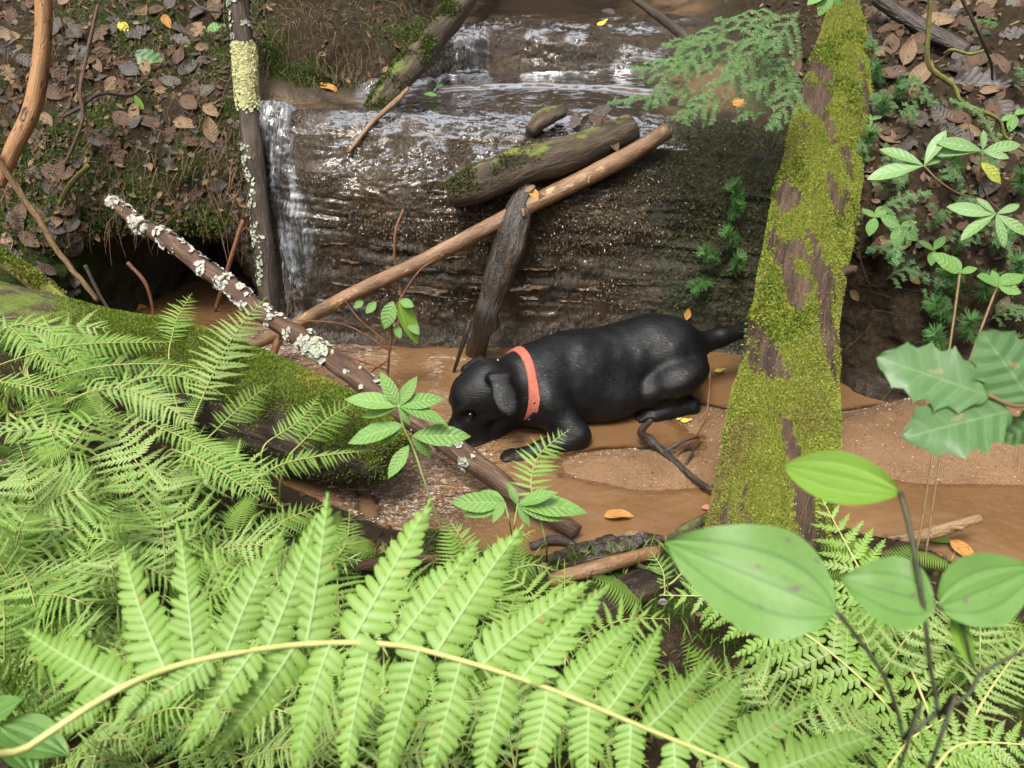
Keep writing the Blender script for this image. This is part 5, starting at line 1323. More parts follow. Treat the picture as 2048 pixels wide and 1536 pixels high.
def leaf_mesh(name, mat, w=.22, n=18, peak=.45, power=1.0, teeth=0, tdepth=.0, fold=.15, curl=.12, tipx=0.0, spines=0, wavy=.0, seed=0, twist=0.0):
    """unit-length leaf along +X; peak = widest place"""
    r_ = np.random.default_rng(seed)
    sv = np.linspace(0, 1, n); a = math.log(.5)/math.log(peak)
    V, F, uv = [], [], []
    cols = (-1, -.66, -.33, 0, .33, .66, 1)
    for i, s in enumerate(sv):
        hw = w*(math.sin(math.pi*min(1, max(0, s**a)))**power)*(1-tipx*s)
        for c_ in cols:
            e = 1.0; dx = 0
            if abs(c_) == 1:
                if teeth: ph = (s*teeth) % 1.0; e = 1-tdepth*(1-ph)+tdepth*.5; dx = .0
                if spines:
                    ph = abs(((s*spines) % 1.0)-.5)*2; e = 1-.24*(1-ph)**.8+.07*(1 if ph > .93 else 0)
            y_ = c_*hw*e
            z_ = fold*abs(y_)-curl*s*s+wavy*math.sin(s*11+c_*2+seed)*abs(c_)
            V.append((s, y_+twist*s*s, z_)); uv.append((s, c_, 0))
    m = len(cols)
    for i in range(n-1):
        for j in range(m-1): F.append((i*m+j, (i+1)*m+j, (i+1)*m+j+1, i*m+j+1))
    return mesh_from(name, np.array(V), np.array(F), mat, True, dict(luv=np.array(uv)))
LM = {
 'serrate': [leaf_mesh('leaf', M['serrate'], .19, 40, .48, .9, 18, .10, .14, .14+.05*k, seed=k, wavy=.004) for k in range(3)],
 'laurel': [leaf_mesh('leaf', M['laurel'], .155, 16, .58, .75, 0, 0, .16, .10+.06*k, seed=k, twist=(-.05, .06)[k]) for k in range(2)],
 'holly': [leaf_mesh('leaf', M['holly'], .33, 60, .47, .62, 0, 0, .10, .06+.06*k, spines=5, seed=k, wavy=.02) for k in range(2)],
 'broad': [leaf_mesh('leaf', M['broad'], .31, 34, .40, .85, 0, 0, .16, .14, wavy=.018, seed=k) for k in range(2)],
 'broad_y': [leaf_mesh('leaf', M['broad_y'], .20, 24, .5, .7, 0, 0, .12, .12, wavy=.006, seed=3)],
 'small': [leaf_mesh('leaf', M['small'], .27, 14, .48, .85, 0, 0, .12, .12, wavy=.008, seed=k) for k in range(2)],
 'long': [leaf_mesh('leaf', M['broad_y'], .17, 20, .42, .8, 0, 0, .2, .15, seed=5)],
 'yellowing': [leaf_mesh('leaf', M['yellowing'], .25, 14, .5, .8, 0, 0, .1, .2, wavy=.02, seed=6)],
}
def plant(name, label, cat, root, leaves, stems, seed, smat='stem_g', kind='small', group=None, nz_=.55, srad=.0018):
    """leaves: (base px, base py, base t, tip px, tip py, tip t[, kind]); stems: lists of (px, py, t)"""
    rs = np.random.default_rng(seed)
    e = empty(name, root, label, cat, group); c = Vector(root)
    for q, stq in enumerate(stems):
        pts = [at(*p) if len(p) == 3 and not isinstance(p, Vector) else p for p in stq]
        rr_ = srad if not isinstance(srad, (list, tuple)) else srad[q]
        V, FF, tc = tube(catmull([tuple(p) for p in pts], 24), [rr_*1.2, rr_, rr_*.8], 7, .08, 4, q, True)
        link('stem', mesh_from('stem', rebase(V, c), FF, M[smat], True, dict(tc=tc)), e)
    for lf in leaves:
        a, b = at(*lf[0:3]), at(*lf[3:6]); kd = lf[6] if len(lf) > 6 else kind
        d = b-a; nrm = (CAMV-a).normalized()*nz_+Vector((0, 0, 1.1-nz_))+Vector(rs.normal(size=3))*.16
        ms = LM[kd]; L = d.length
        wy = lf[7] if len(lf) > 7 else 1.0
        place('leaf', ms[int(rs.integers(len(ms)))], e, c, a, d, nrm, L, L*wy, L)
    return e
def Lz(b, tips, t, kind=None, dt=0.0, rs=np.random.default_rng(5)):
    out = []
    for tp in tips:
        k_ = (tp[2],) if len(tp) > 2 else ((kind,) if kind else ())
        out.append((b[0], b[1], t, tp[0], tp[1], t+dt+rs.normal()*.02)+k_)
    return out
# toothed seedling in front of the dog's muzzle
t0 = 2.02
lv = Lz((797,812), [(690,785),(763,745),(832,752),(888,788),(716,826),(822,850),(896,832)], t0)+Lz((808,850), [(690,876),(752,886)], t0+.02)+Lz((824,872), [(866,914),(942,867)], t0+.02)+Lz((818,890), [(774,955)], t0+.03)
rt_ = bank_hit(900,1110)
plant('toothed_seedling', 'seedling with whorled toothed leaves standing before the dog muzzle', 'seedling', rt_, lv, [[(797,808,t0),(806,850,t0+.01),(828,900,t0+.03),(855,980,t0+.03),rt_]], 401, kind='serrate', srad=.0025)
lv = Lz((1010,1005), [(902,1003),(960,978),(925,1030),(985,1040)], 1.93)+Lz((1035,1010), [(1176,1006),(1112,978),(1062,1052),(1130,1035),(1020,965)], 1.93)
rt_ = bank_hit(1030,1110)
plant('low_seedling', 'low toothed leaf seedling beside the end of the lichened stick', 'seedling', rt_, lv, [[(1010,1005,1.93),(1020,1050,1.92),rt_],[(1035,1010,1.93),(1028,1060,1.92),rt_]], 402, kind='serrate')
e, c = TWIG_C
for q, (a, b, kd) in enumerate([((798,598),(838,690),'long'),((786,602),(768,658),'small'),((752,604),(732,626),'small'),((792,650),(800,676),'small'),((726,602),(708,615),'small'),((800,600),(826,612),'small'),((815,640),(838,668),'small')]):
    A, B = aty(*a, 2.74), aty(*b, 2.70); d = B-A
    place('leaf', LM[kd][0], e, c, A, d, (CAMV-A).normalized()+Vector((.1*(-1)**q, 0, .4)), d.length)
# laurel on the right bank
tL = 2.62
rt_, _ = on_bank(1960, 470)
lv = Lz((1848,332), [(1768,286),(1738,342),(1888,256),(1758,350),(1885,312)], tL)+Lz((1965,302), [(1884,272),(1866,294),(1972,260),(2050,284),(2020,316)], tL)+[(1962,325,tL,2008,362,tL-.02,'yellowing')]+Lz((1992,428), [(1898,414),(1955,396),(2045,408),(2062,470),(1918,468),(2012,492)], tL-.03)
plant('laurel_shrub', 'laurel shrub with smooth oval leaf whorls on the right bank', 'shrub', rt_, lv, [[(1848,332,tL),(1878,362,tL),(1920,388,tL+.03),(1968,392,tL+.05),tuple(rt_)] if False else [(1848,332,tL),(1878,362,tL),(1920,388,tL+.03),(1968,398,tL+.08)],[(1965,302,tL),(1962,360,tL+.03),(1978,400,tL+.08),(2010,430,tL+.12)],[(1992,428,tL-.03),(2000,460,tL+.02),(2010,500,tL+.15)]], 403, 'stem_b', 'laurel', srad=.0028)
# tall seedlings rooted at the near edge
for q, (top, mid_, root_, tips, lab) in enumerate([
   ((1920,545,2.15),(1900,690,2.12),(1832,1075),[(1870,505),(1905,510),(1955,535),(1935,565),(1890,535)],'tall thin seedling with small leaf cluster standing before the muddy bank'),
   ((1995,570,2.15),(1940,720,2.12),(1850,1078),[(1960,548),(2050,545),(2045,585),(1985,540)],'thin brown stemmed seedling with narrow leaves at the right edge')]):
    rt_ = bank_hit(root_[0], root_[1]+40)
    plant('tall_seedling', lab, 'seedling', rt_, Lz(top[:2], tips, top[2]), [[top, mid_, (root_[0]+35, 900, 2.05), rt_]], 410+q, 'stem_b', 'small', srad=.003)
# small ground leaves on the right bank
for q, (px, py, tips, lab) in enumerate([(1800,455,[(1762,430),(1790,490),(1835,440),(1840,480)],'small heart leaved plant on the right bank below the laurel'),
   (1750,435,[(1725,415),(1738,470),(1775,410)],'pale leaved ground plant beside the mossy trunk'),(1868,500,[(1840,480),(1890,470),(1862,530)],'little round leaved plant under the clubmoss'),
   (1745,240,[(1722,225),(1765,228),(1750,268),(1728,260)],'rosette of round grey green leaves right of the mossy trunk'),(2030,230,[(2000,240),(2060,215),(2020,262)],'light green ivy like leaves at the right edge')]):
    p, n_ = on_bank(px, py); t_ = p.y*CP+(CAM_H-p.z)*SP-.05
    plant('ground_plant', lab, 'plant', p, Lz((px, py), tips, t_), [[(px, py, t_), tuple(p)] if False else [(px, py, t_), (px, py+10, t_+.05)]], 420+q, 'stem_g', 'small')
plant('overhead_sprig', 'green oval leaves hanging at the top edge over the mossy trunk', 'sprig', at(1655,-30,2.6), Lz((1660,-25), [(1640,30),(1690,10),(1615,5)], 2.6), [[(1655,-60,2.6),(1660,-25,2.6)]], 430, 'stem_g', 'small')
# foreground: holly twig and broadleaf sapling
tH = .74
rt_ = bank_pt(.95, .62)
e_h = plant('holly_sprig', 'glossy holly sprig with spiny leaves at the right edge of the foreground', 'holly', rt_,
   [(1978,792,tH,1757,712,tH+.02,'holly',1.0),(2020,822,tH,1818,868,tH-.01,'holly',1.05),(2065,805,tH,1966,662,tH,'holly',1.25),(2110,830,tH,1995,880,tH+.03,'holly',1.0)],
   [[(1975,790,tH),(2030,812,tH),(2120,815,tH),(2200,900,tH-.02),rt_]], 440, 'stem_b', 'holly', srad=.0018, nz_=.75)
tB = .50
rt_ = bank_pt(.16, .22)
plant('broadleaf_sapling', 'sapling with large glossy oval leaves on dark stems in the right foreground', 'sapling', rt_,
   [(1672,1222,tB,1330,1075,tB+.03,'broad',1.0),(1870,1210,tB,1688,1152,tB+.01,'broad',1.35),(1878,1215,tB,2090,1130,tB,'broad',1.0),(1800,985,tB+.02,1565,925,tB+.06,'broad_y',1.2),(1945,1330,tB,1905,1225,tB+.01,'broad_y',.9)],
   [[(1672,1222,tB),(1705,1262,tB),(1772,1360,tB),(1805,1478,tB),(1790,1560,tB-.02),rt_],[(1800,985,tB+.02),(1820,1060,tB+.01),(1845,1200,tB),(1860,1330,tB),(1874,1430,tB),(1850,1560,tB-.02),rt_],[(1805,1478,tB),(1870,1430,tB),(1935,1390,tB),(1965,1345,tB),(2060,1295,tB)],[(1870,1210,tB),(1920,1245,tB),(1945,1330,tB),(1962,1348,tB)]], 441, 'stem_d', 'broad', srad=[.0013,.0015,.0013,.0009], nz_=.8)
rt_ = bank_hit(20, 1520)
plant('dark_leaf_plant', 'dark green broad leaf plant in the bottom left corner', 'plant', rt_,
   [(-40,1440,.9,38,1395,.9,'broad'),(0,1450,.9,140,1500,.9,'broad'),(10,1455,.9,75,1545,.88,'broad')], [[(0,1450,.9),(-30,1480,.92),rt_]], 442, 'stem_g', 'broad')

# --- hemlock sprays and clubmoss: a stem plus flat needles (too small to pick apart singly)
def spray_arrays(path, blen, rs, flat=None, nb=9, nl=.010):
    """needle sites along a main stem and side shoots"""
    P = catmull(path, 30); T, _, _ = frames(P); out_p, out_d, twigs = [], [], [P]
    up = np.array([0, -.55, .85]) if flat is None else np.array(flat)
    for b in range(nb):
        i = int(3+(b/nb)*26); sg = -1 if b % 2 else 1
        s = np.cross(T[i], up); s /= np.linalg.norm(s)
        L = blen*(1-.75*b/nb)*(.7+.5*rs.random())
        d = T[i]*.75+sg*s*.9+rs.normal(size=3)*.1; d /= np.linalg.norm(d)
        twigs.append(catmull([P[i], P[i]+d*L*.55+np.array([0,0,.03*L]), P[i]+d*L-np.array([0, 0, .22*L])], 12))
    for tw in twigs:
        Lt = np.linalg.norm(np.diff(tw, axis=0), axis=1).sum(); n_ = max(6, int(Lt/.0026))
        ss = np.linspace(.05, 1, n_); 
        pts = np.stack([np.interp(ss, np.linspace(0, 1, len(tw)), tw[:, q]) for q in range(3)], -1)
        tt = np.gradient(pts, axis=0); tt /= np.linalg.norm(tt, axis=1)[:, None]+1e-9
        s = np.cross(tt, up); s /= np.linalg.norm(s, axis=1)[:, None]+1e-9
        sg = np.where(np.arange(n_) % 2 == 0, 1, -1)[:, None]
        out_p.append(pts); out_d.append(s*sg+tt*.45+up*.12+rs.normal(size=pts.shape)*.14)
    return np.vstack(out_p), np.vstack(out_d), twigs
def needles(P, D, rs, L, w, up):
    D = D/np.linalg.norm(D, axis=1)[:, None]; n = len(P)
    s = np.cross(D, np.array(up)+rs.normal(size=(n, 3))*.25); s /= np.linalg.norm(s, axis=1)[:, None]+1e-9
    l = (L*(.7+.5*rs.random(n)))[:, None]
    V = np.stack([P-s*w*.5, P+s*w*.5, P+D*l*.8+s*w*.5, P+D*l, P+D*l*.8-s*w*.5], 1).reshape(-1, 3)
    b = np.arange(n)[:, None]*5
    return V, (b+np.array([[0, 1, 2, 3, 4]])), np.repeat(rs.random(n), 5)
def hemlock(label, path, blen, seed, group=None, mat='needle'):
    rs = np.random.default_rng(seed); W = [tuple(at(*q)) for q in path]
    P, D, tw = spray_arrays(W, blen, rs)
    c = np.array(W[0]); e = empty('hemlock_sprig', c, label, 'sprig', group)
    A = Acc()
    for t_ in tw: V, FF, tc = tube(t_, [.0014, .0006], 5, 0, 1, 0, False); A.add(V, FF)
    link('stem', (lambda m: m)(A.mesh('stem', M['stem_b'])), e).location = (0, 0, 0)
    e.children[0].data.transform(Matrix.Translation(Vector(-c)))
    V, F, v = needles(P, D, rs, .013, .0034, (0, -.6, 1))
    tag(link('needles', mesh_from('needles', V-c, F, M[mat], False, dict(v=v)), e), kind='stuff')
tq = 3.0
hem = [([(1560,60,tq),(1470,90,tq),(1380,150,tq-.05)],.10),([(1500,110,tq),(1430,170,tq-.05),(1375,250,tq-.1)],.10),([(1420,120,tq),(1340,130,tq),(1260,140,tq)],.08),([(1400,180,tq-.05),(1320,190,tq-.05),(1215,208,tq-.05)],.07),
  ([(1540,130,tq-.02),(1500,190,tq-.05),(1490,240,tq-.1)],.10),([(1580,60,tq-.05),(1560,130,tq-.08),(1590,200,tq-.12)],.10),([(1470,60,tq+.05),(1400,80,tq+.05),(1330,95,tq)],.09),([(1560,30,tq),(1500,40,tq+.05),(1430,40,tq+.08)],.10),
  ([(1450,200,tq-.08),(1400,215,tq-.1),(1350,240,tq-.12)],.07),([(1590,110,tq-.1),(1540,160,tq-.12),(1500,180,tq-.15)],.08),([(1520,70,tq-.1),(1490,130,tq-.12),(1440,165,tq-.15)],.10),([(1600,20,tq-.1),(1560,70,tq-.14),(1530,100,tq-.2)],.10),([(1430,60,tq),(1390,110,tq-.05),(1350,150,tq-.1)],.09),([(1590,160,tq-.15),(1570,210,tq-.18),(1540,260,tq-.2)],.07),([(1370,110,tq-.05),(1330,150,tq-.05),(1310,215,tq-.1)],.07)]
hl = ['reaching left over the cascade','drooping lowest over the ledge','pointing left above the ledge shelf','lying longest and lowest over the shelf water','hanging straight down before the trunk','draped against the mossy trunk top','spreading behind the dark branch','topmost under the frame edge','short and tufted near the ledge corner','short beside the trunk side','bushy in the middle of the cluster','at the very top beside the trunk','crossing the dark branch tip','low against the trunk over rusty leaves','drooping leftmost towards the pole end']
for k, ((pth, bl), l_) in enumerate(zip(hem, hl)): hemlock('hemlock sprig '+l_, pth, bl*1.25, 450+k, 'hemlock sprigs beside the upper stream')
hemlock('small hemlock sprig under the laurel on the right bank', [(1760,420,2.7),(1800,400,2.65),(1860,385,2.6)], .06, 470)
hemlock('hemlock sprig hanging on the muddy right bank', [(1830,420,2.68),(1800,480,2.64),(1790,530,2.6)], .05, 471)
hemlock('hemlock sprig right of the dark branch at upper right', [(2000,300,2.8),(1960,230,2.8),(1900,200,2.8)], .05, 472)
M['needle_d'] = blade_mat('dark_needles', (.03,.09,.025), (.09,.19,.065), None, .25, 10)  # deeper green than the hemlock needles
rs = np.random.default_rng(474)
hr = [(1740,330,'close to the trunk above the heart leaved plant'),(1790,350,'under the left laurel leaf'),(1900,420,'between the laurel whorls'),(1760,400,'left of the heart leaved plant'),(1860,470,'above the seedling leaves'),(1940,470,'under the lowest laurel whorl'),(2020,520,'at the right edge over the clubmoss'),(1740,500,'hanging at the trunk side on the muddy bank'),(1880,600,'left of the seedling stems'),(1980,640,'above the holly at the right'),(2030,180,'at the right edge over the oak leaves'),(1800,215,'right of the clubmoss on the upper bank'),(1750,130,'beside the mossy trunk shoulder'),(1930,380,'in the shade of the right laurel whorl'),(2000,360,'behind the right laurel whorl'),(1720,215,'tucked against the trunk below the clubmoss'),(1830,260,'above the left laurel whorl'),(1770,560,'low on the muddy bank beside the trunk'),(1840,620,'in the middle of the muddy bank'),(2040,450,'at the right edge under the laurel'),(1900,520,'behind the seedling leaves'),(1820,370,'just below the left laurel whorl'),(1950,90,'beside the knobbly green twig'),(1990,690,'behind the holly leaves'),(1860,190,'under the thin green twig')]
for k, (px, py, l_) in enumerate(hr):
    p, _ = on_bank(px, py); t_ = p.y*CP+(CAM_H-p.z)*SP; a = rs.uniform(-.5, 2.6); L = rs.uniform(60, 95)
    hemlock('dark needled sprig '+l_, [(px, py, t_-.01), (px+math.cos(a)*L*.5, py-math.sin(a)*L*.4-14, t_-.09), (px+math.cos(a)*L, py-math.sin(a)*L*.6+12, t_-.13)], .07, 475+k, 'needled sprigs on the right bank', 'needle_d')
def clubmoss(label, path, seed, r=.03, dens=1.0, group='clubmoss shoots'):
    rs = np.random.default_rng(seed); W = np.array([tuple(q) for q in path]); P = catmull(W, 24)
    c = P[0].copy(); e = empty('clubmoss', c, label, 'clubmoss', group)
    V, FF, tc = tube(P, [.0018, .0012], 6, 0, 1, 0, False); link('stem', mesh_from('stem', V-c, FF, M['stem_g'], True), e)
    Lt = np.linalg.norm(np.diff(P, axis=0), axis=1).sum(); n_ = int(Lt/.0007*dens)+60
    ss = rs.random(n_); pts = np.stack([np.interp(ss, np.linspace(0, 1, 24), P[:, q]) for q in range(3)], -1)
    T, N, B = frames(P); ti = (ss*23).astype(int); a = rs.random(n_)*6.283
    D = N[ti]*np.cos(a)[:, None]+B[ti]*np.sin(a)[:, None]+T[ti]*.75+rs.normal(size=(n_, 3))*.12
    V, F, v = needles(pts, D, rs, r, .0019, (0, -.5, 1))
    tag(link('needles', mesh_from('needles', V-c, F, M['club'], False, dict(v=v)), e), kind='stuff')
def cm(px, py, dx, dy, off=.10):
    dx, dy = dx*1.5, dy*1.5
    p, n_ = on_bank(px, py); p = p-(p-CAMV).normalized()*.01
    t_ = p.y*CP+(CAM_H-p.z)*SP
    return [p, at(px+dx*.5, py+dy*.5, t_-off*.7), at(px+dx, py+dy, t_-off)]
cl = [(1480,400,-8,-20,'topmost on the dark wall left of the trunk'),(1462,440,10,-22,'second on the dark wall left of the trunk'),(1475,490,-14,-18,'third down the dark wall left of the trunk'),(1440,520,-22,-12,'farthest left on the dark wall'),(1420,560,-20,8,'lowest left on the dark wall'),(1468,545,8,-20,'lowest beside the trunk on the dark wall'),
 (1908,580,-6,-28,'beside the seedling stem'),(1965,595,10,-26,'dense and upright right of the seedling stem'),(1936,675,4,-24,'just above the holly leaves'),(1900,635,-20,-20,'left of the seedling stem'),(1998,505,8,-24,'under the lowest laurel whorl'),(2035,560,4,-26,'at the right frame edge'),
 (1762,165,-8,-20,'upper one right of the trunk'),(1790,195,10,-18,'right of the trunk among brown leaves'),(1772,225,-6,-16,'lower one right of the trunk'),(1730,300,8,-24,'pressed against the right side of the trunk'),(1885,700,-10,-22,'lowest above the holly tip'),(2040,380,6,-22,'behind the laurel at the right edge'),(1860,330,10,-20,'in shade behind the left laurel whorl'),(1920,340,-10,-22,'in shade between the laurel whorls')]
for k, (px, py, dx, dy, l_) in enumerate(cl): clubmoss('green needle clubmoss shoot '+l_, cm(px, py, dx, dy), 480+k, .048 if k > 5 else .042)
# mossy stone at the near edge
bm = bmesh.new(); bmesh.ops.create_icosphere(bm, subdivisions=4, radius=1); Vs = np.array([v.co for v in bm.verts]); Fs = np.array([[v.index for v in f.verts] for f in bm.faces]); bm.free()
Vs = Vs*(1+.18*fbm(Vs*1.6, 3, 500))[:, None]*np.array([.07, .055, .06]); p = bank_hit(860, 1105); pc = np.array(p)
st_o = empty('mossy_stone', pc, 'small round mossy stone at the near edge of the pool', 'stone')
link('stone', mesh_from('stone', Vs, Fs, M['ground'], True, dict(wet=np.full(len(Vs), .5), moss=np.full(len(Vs), .5), soil=np.zeros(len(Vs)), green=np.full(len(Vs), .5))), st_o)
P_, N_ = tri_sample(Vs, Fs, 3500, np.random.default_rng(501), lambda C, N: sstep(-.2, .5, N[:, 2]))
blade_obj('moss', P_, N_, M['moss_dark'], st_o, 502, length=.008)

# ================================================================== FALLEN LEAVES, LITTER, ROOTLETS
def dead_mat(name, c1, c2, rough=.6, spec=.4):
    return leaf_material(name, c1, c2, tuple(min(1, v*1.35) for v in c2), .15, rough, spec, 8, .35, (tuple(v*.4 for v in c1), 4, .62))
M['dead_brown'] = dead_mat('dead_leaf_brown', (.045,.026,.014), (.105,.062,.034))
M['dead_tan'] = dead_mat('dead_leaf_tan', (.13,.082,.043), (.25,.165,.092))
M['dead_grey'] = dead_mat('dead_leaf_grey', (.042,.034,.028), (.10,.084,.07), .35)
M['dead_red'] = dead_mat('dead_leaf_red', (.055,.028,.015), (.12,.064,.035))
M['dead_orange'] = dead_mat('dead_leaf_orange', (.34,.15,.035), (.52,.27,.07))
M['dead_yellow'] = dead_mat('dead_leaf_yellow', (.58,.46,.05), (.72,.60,.10))
M['dead_dark'] = dead_mat('dead_leaf_dark', (.025,.018,.013), (.07,.05,.04), .3, .5)
M['dead_pink'] = dead_mat('dead_leaf_pink', (.5,.13,.12), (.6,.25,.2))
def oak_mesh(name, mat, seed=0, w=.30, lobes=4, curl=.2):
    r_ = np.random.default_rng(seed); n = 26; V, F, uv = [], [], []; cols = (-1, -.5, 0, .5, 1)
    for i in range(n):
        s = i/(n-1); env = w*math.sin(math.pi*s**.8)**.7
        lob = .55+.45*abs(math.sin(math.pi*s*lobes+.3))
        for c_ in cols:
            y_ = c_*env*(lob if abs(c_) == 1 else 1 if abs(c_) < .5 else .8)
            z_ = curl*(abs(y_)*.9)+.05*math.sin(s*9+c_*3+seed)*abs(c_)-.25*curl*s*s+.02*r_.normal()*abs(c_)
            V.append((s, y_, z_)); uv.append((s, c_, 0))
    m = 5
    for i in range(n-1):
        for j in range(m-1): F.append((i*m+j, (i+1)*m+j, (i+1)*m+j+1, i*m+j+1))
    return np.array(V), np.array(F), np.array(uv)
def oval_arr(seed, w=.27, curl=.25, n=9):
    r_ = np.random.default_rng(seed); V, F, uv = [], [], []; cols = (-1, -.5, 0, .5, 1); a = r_.uniform(-.6, .6); b = r_.uniform(.1, 1.0)
    for i in range(n):
        s = i/(n-1); hw = w*math.sin(math.pi*s**.85)**.8
        for c_ in cols:
            y_ = c_*hw; z_ = b*curl*abs(y_)*1.6+a*.35*s*s*(1)+.035*math.sin(s*8+2*c_+seed)*abs(c_)+a*.2*y_
            V.append((s, y_, z_)); uv.append((s, c_, 0))
    m = 5
    for i in range(n-1):
        for j in range(m-1): F.append((i*m+j, (i+1)*m+j, (i+1)*m+j+1, i*m+j+1))
    return np.array(V), np.array(F), np.array(uv)
DM = {}
for mk in ('brown', 'tan', 'grey', 'red', 'orange', 'yellow', 'dark', 'pink'):
    V, F, uv = oval_arr(hash(mk) % 7+len(mk), .27); DM[mk] = mesh_from('fallen_leaf', V, F, M['dead_'+mk], True, dict(luv=uv))
    V, F, uv = oak_mesh('x', None, len(mk)); DM[mk+'_oak'] = mesh_from('fallen_leaf', V, F, M['dead_'+mk], True, dict(luv=uv))
DM['green'] = LM['small'][0]; DM['holly'] = LM['holly'][0]; DM['lime'] = LM['broad_y'][0]
def fleaf(px, py, ang, Lpx, kind, label, surf='bank', lift=.012, z=0.006, group=None, flat=False, t=None):
    rs = np.random.default_rng(int(px*7+py))
    if t is not None: p = at(px, py, t); n_ = Vector((0, -.5, .8))
    elif surf == 'bank': p, n_ = on_bank(px, py, lift)
    elif surf == 'near': p = bank_hit(px, py); p.z += .012; n_ = Vector((0, -.2, 1))
    else: p = atz(px, py, z); n_ = Vector((0, 0, 1))
    n_ = (n_+(CAMV-p).normalized()*(0 if surf == 'water' else .6)+Vector(rs.normal(size=3))*(.05 if surf == 'water' else .25)).normalized()
    tt = p.y*CP+(CAM_H-p.z)*SP; L = Lpx*tt/FPX
    right = Vector((1, 0, 0)); upv = Vector((0, SP, CP))
    d = right*math.cos(R(ang))+upv*math.sin(R(ang)); d = (d-n_*d.dot(n_)).normalized()
    o = bpy.data.objects.new('fallen_leaf', DM[kind]); COL.objects.link(o)
    y_ = n_.cross(d); L = max(L, .01)
    p = p-d*L*.5
    o.matrix_world = Matrix(((d.x*L, y_.x*L, n_.x*L, p.x), (d.y*L, y_.y*L, n_.y*L, p.y), (d.z*L, y_.z*L, n_.z*L, p.z), (0, 0, 0, 1)))
    return tag(o, label, 'leaf', group)
FL = [
 (247,57,-70,38,'yellow','bright yellow leaf standing on the left bank near the top'),(283,25,60,42,'tan','pale yellowish leaf at the top of the left bank'),(333,42,-60,34,'orange','small orange brown leaf near the top of the left bank'),
 (303,122,-25,70,'holly','green spiny holly leaf lying on the left bank'),(245,240,-45,55,'red','reddish pointed leaf on the left bank'),(278,208,-60,38,'lime','narrow yellow green leaf on the left bank'),
 (437,370,15,44,'grey','grey leaf hanging near the lichened pole'),(105,447,20,46,'tan','pale tan leaf on the lower left bank'),(657,175,5,44,'orange','orange leaf on the wet edge below the root bank'),
 (432,262,-15,28,'grey','small whitish grey leaf beside the pole'),(94,242,-50,44,'tan','yellowish torn leaf beside the peeled trunk'),(28,105,-30,74,'grey_oak','large grey purple lobed leaf beside the peeled trunk top'),
 (230,305,-60,72,'red_oak','big curled reddish brown leaf above the mossy hollow'),(205,110,-75,58,'brown_oak','curled brown leaf under the holly leaf'),(300,245,-20,50,'brown','brown leaf right of the reddish pointed leaf'),(85,275,-70,52,'brown','dark brown leaf at the foot of the peeled trunk'),
 (75,540,-70,46,'brown','brown leaf stuck above the mossy branch'),(100,575,-80,44,'red','rust brown leaf between the sticks at the left'),(398,65,-80,52,'tan_oak','tan curled leaf beside the leaning pole top'),(432,55,35,44,'green','green leaf beside the leaning pole top'),
 (310,20,10,40,'brown','brown leaf at the upper edge of the left bank'),(150,70,-40,50,'grey','dull grey leaf near the upright twig'),(195,130,-55,36,'tan','small tan leaf on the upright twig'),(120,150,-30,48,'brown_oak','brown lobed leaf right of the peeled trunk'),
 (20,150,-60,50,'tan_oak','tan crumpled leaf left of the peeled trunk'),(60,480,-35,50,'red','curled red brown leaf on the lower left bank'),(130,420,-15,42,'brown','brown leaf beside the mossy twig'),(30,440,-50,46,'grey','grey brown leaf at the left edge'),
 (1815,105,70,58,'tan','pale pinkish tan leaf standing right of the trunk'),(1590,135,75,52,'red','reddish leaf leaning on the trunk side'),(1965,165,-10,110,'grey_oak','large wet grey oak leaf on the upper right bank'),(2010,225,-60,100,'grey_oak','big drooping grey oak leaf at the right'),
 (1985,30,-70,90,'brown_oak','rusty brown oak leaf at the top right'),(2005,612,65,46,'tan','tan oval leaf hanging at the right beside the clubmoss'),(1870,45,-15,70,'tan','long pale leaf by the dark branch'),(1930,110,15,60,'grey','pale grey leaf under the knobbly green twig'),
 (1780,60,-25,55,'red','red brown leaf above the mossy trunk top'),(1750,20,20,50,'brown','brown leaf near the trunk top'),(1905,270,-40,60,'dark','dark wet leaf in shade behind the laurel'),(1790,270,10,60,'brown','brown leaf left of the laurel'),
 (1710,590,-60,30,'tan','small tan leaf at the right side of the trunk'),(1830,560,-40,26,'orange','tiny orange leaf on the muddy bank'),(1480,210,-60,46,'orange_oak','rusty dead leaf under the hemlock'),(1440,200,-40,40,'red_oak','curled rusty leaf under the hemlock sprigs left'),
 (1505,215,-80,36,'brown','brown leaf under the hemlock beside the trunk'),(1375,628,80,26,'orange','small orange leaf on the dark wall above the dog back'),
]
for f in FL: fleaf(*f)
for f in [(1440,742,5,24,'yellow','yellow leaf on the mud behind the dog tail'),(1372,842,-15,24,'yellow','yellow leaf beside the dog hind paw'),(1358,838,30,12,'yellow','tiny yellow leaf beside the hind paw'),(1238,1030,15,62,'orange','large yellow orange leaf floating at the near edge'),
   (1206,1054,70,22,'tan','pale leaf under shallow water at the near edge'),(1415,1015,0,24,'pink','pink leaf at the foot of the mossy trunk'),(620,742,20,22,'lime','tiny lime leaf floating left of the lichened stick'),(1330,905,-40,50,'dark','black soaked leaf beside the driftwood'),
   (1375,898,20,36,'dark','dark soaked leaf under the driftwood fork'),(1120,950,10,14,'dark','small dark bit on the sand before the dog')]: fleaf(*f, surf='water', z=.012 if f[4] != 'tan' else -.01)
for f in [(1265,1080,5,44,'tan','pale straw leaf lying on the bark slab'),(1925,1108,-50,60,'orange','rust orange leaf at the water edge on the right'),(1878,1085,-20,50,'lime','bright green lobed leaf beside the pale stick'),(60,1085,-70,60,'grey','grey brown leaf among the ferns at the left edge'),(100,1405,30,100,'tan_oak','pale dry leaf in the bottom left corner')]: fleaf(*f, surf='near')
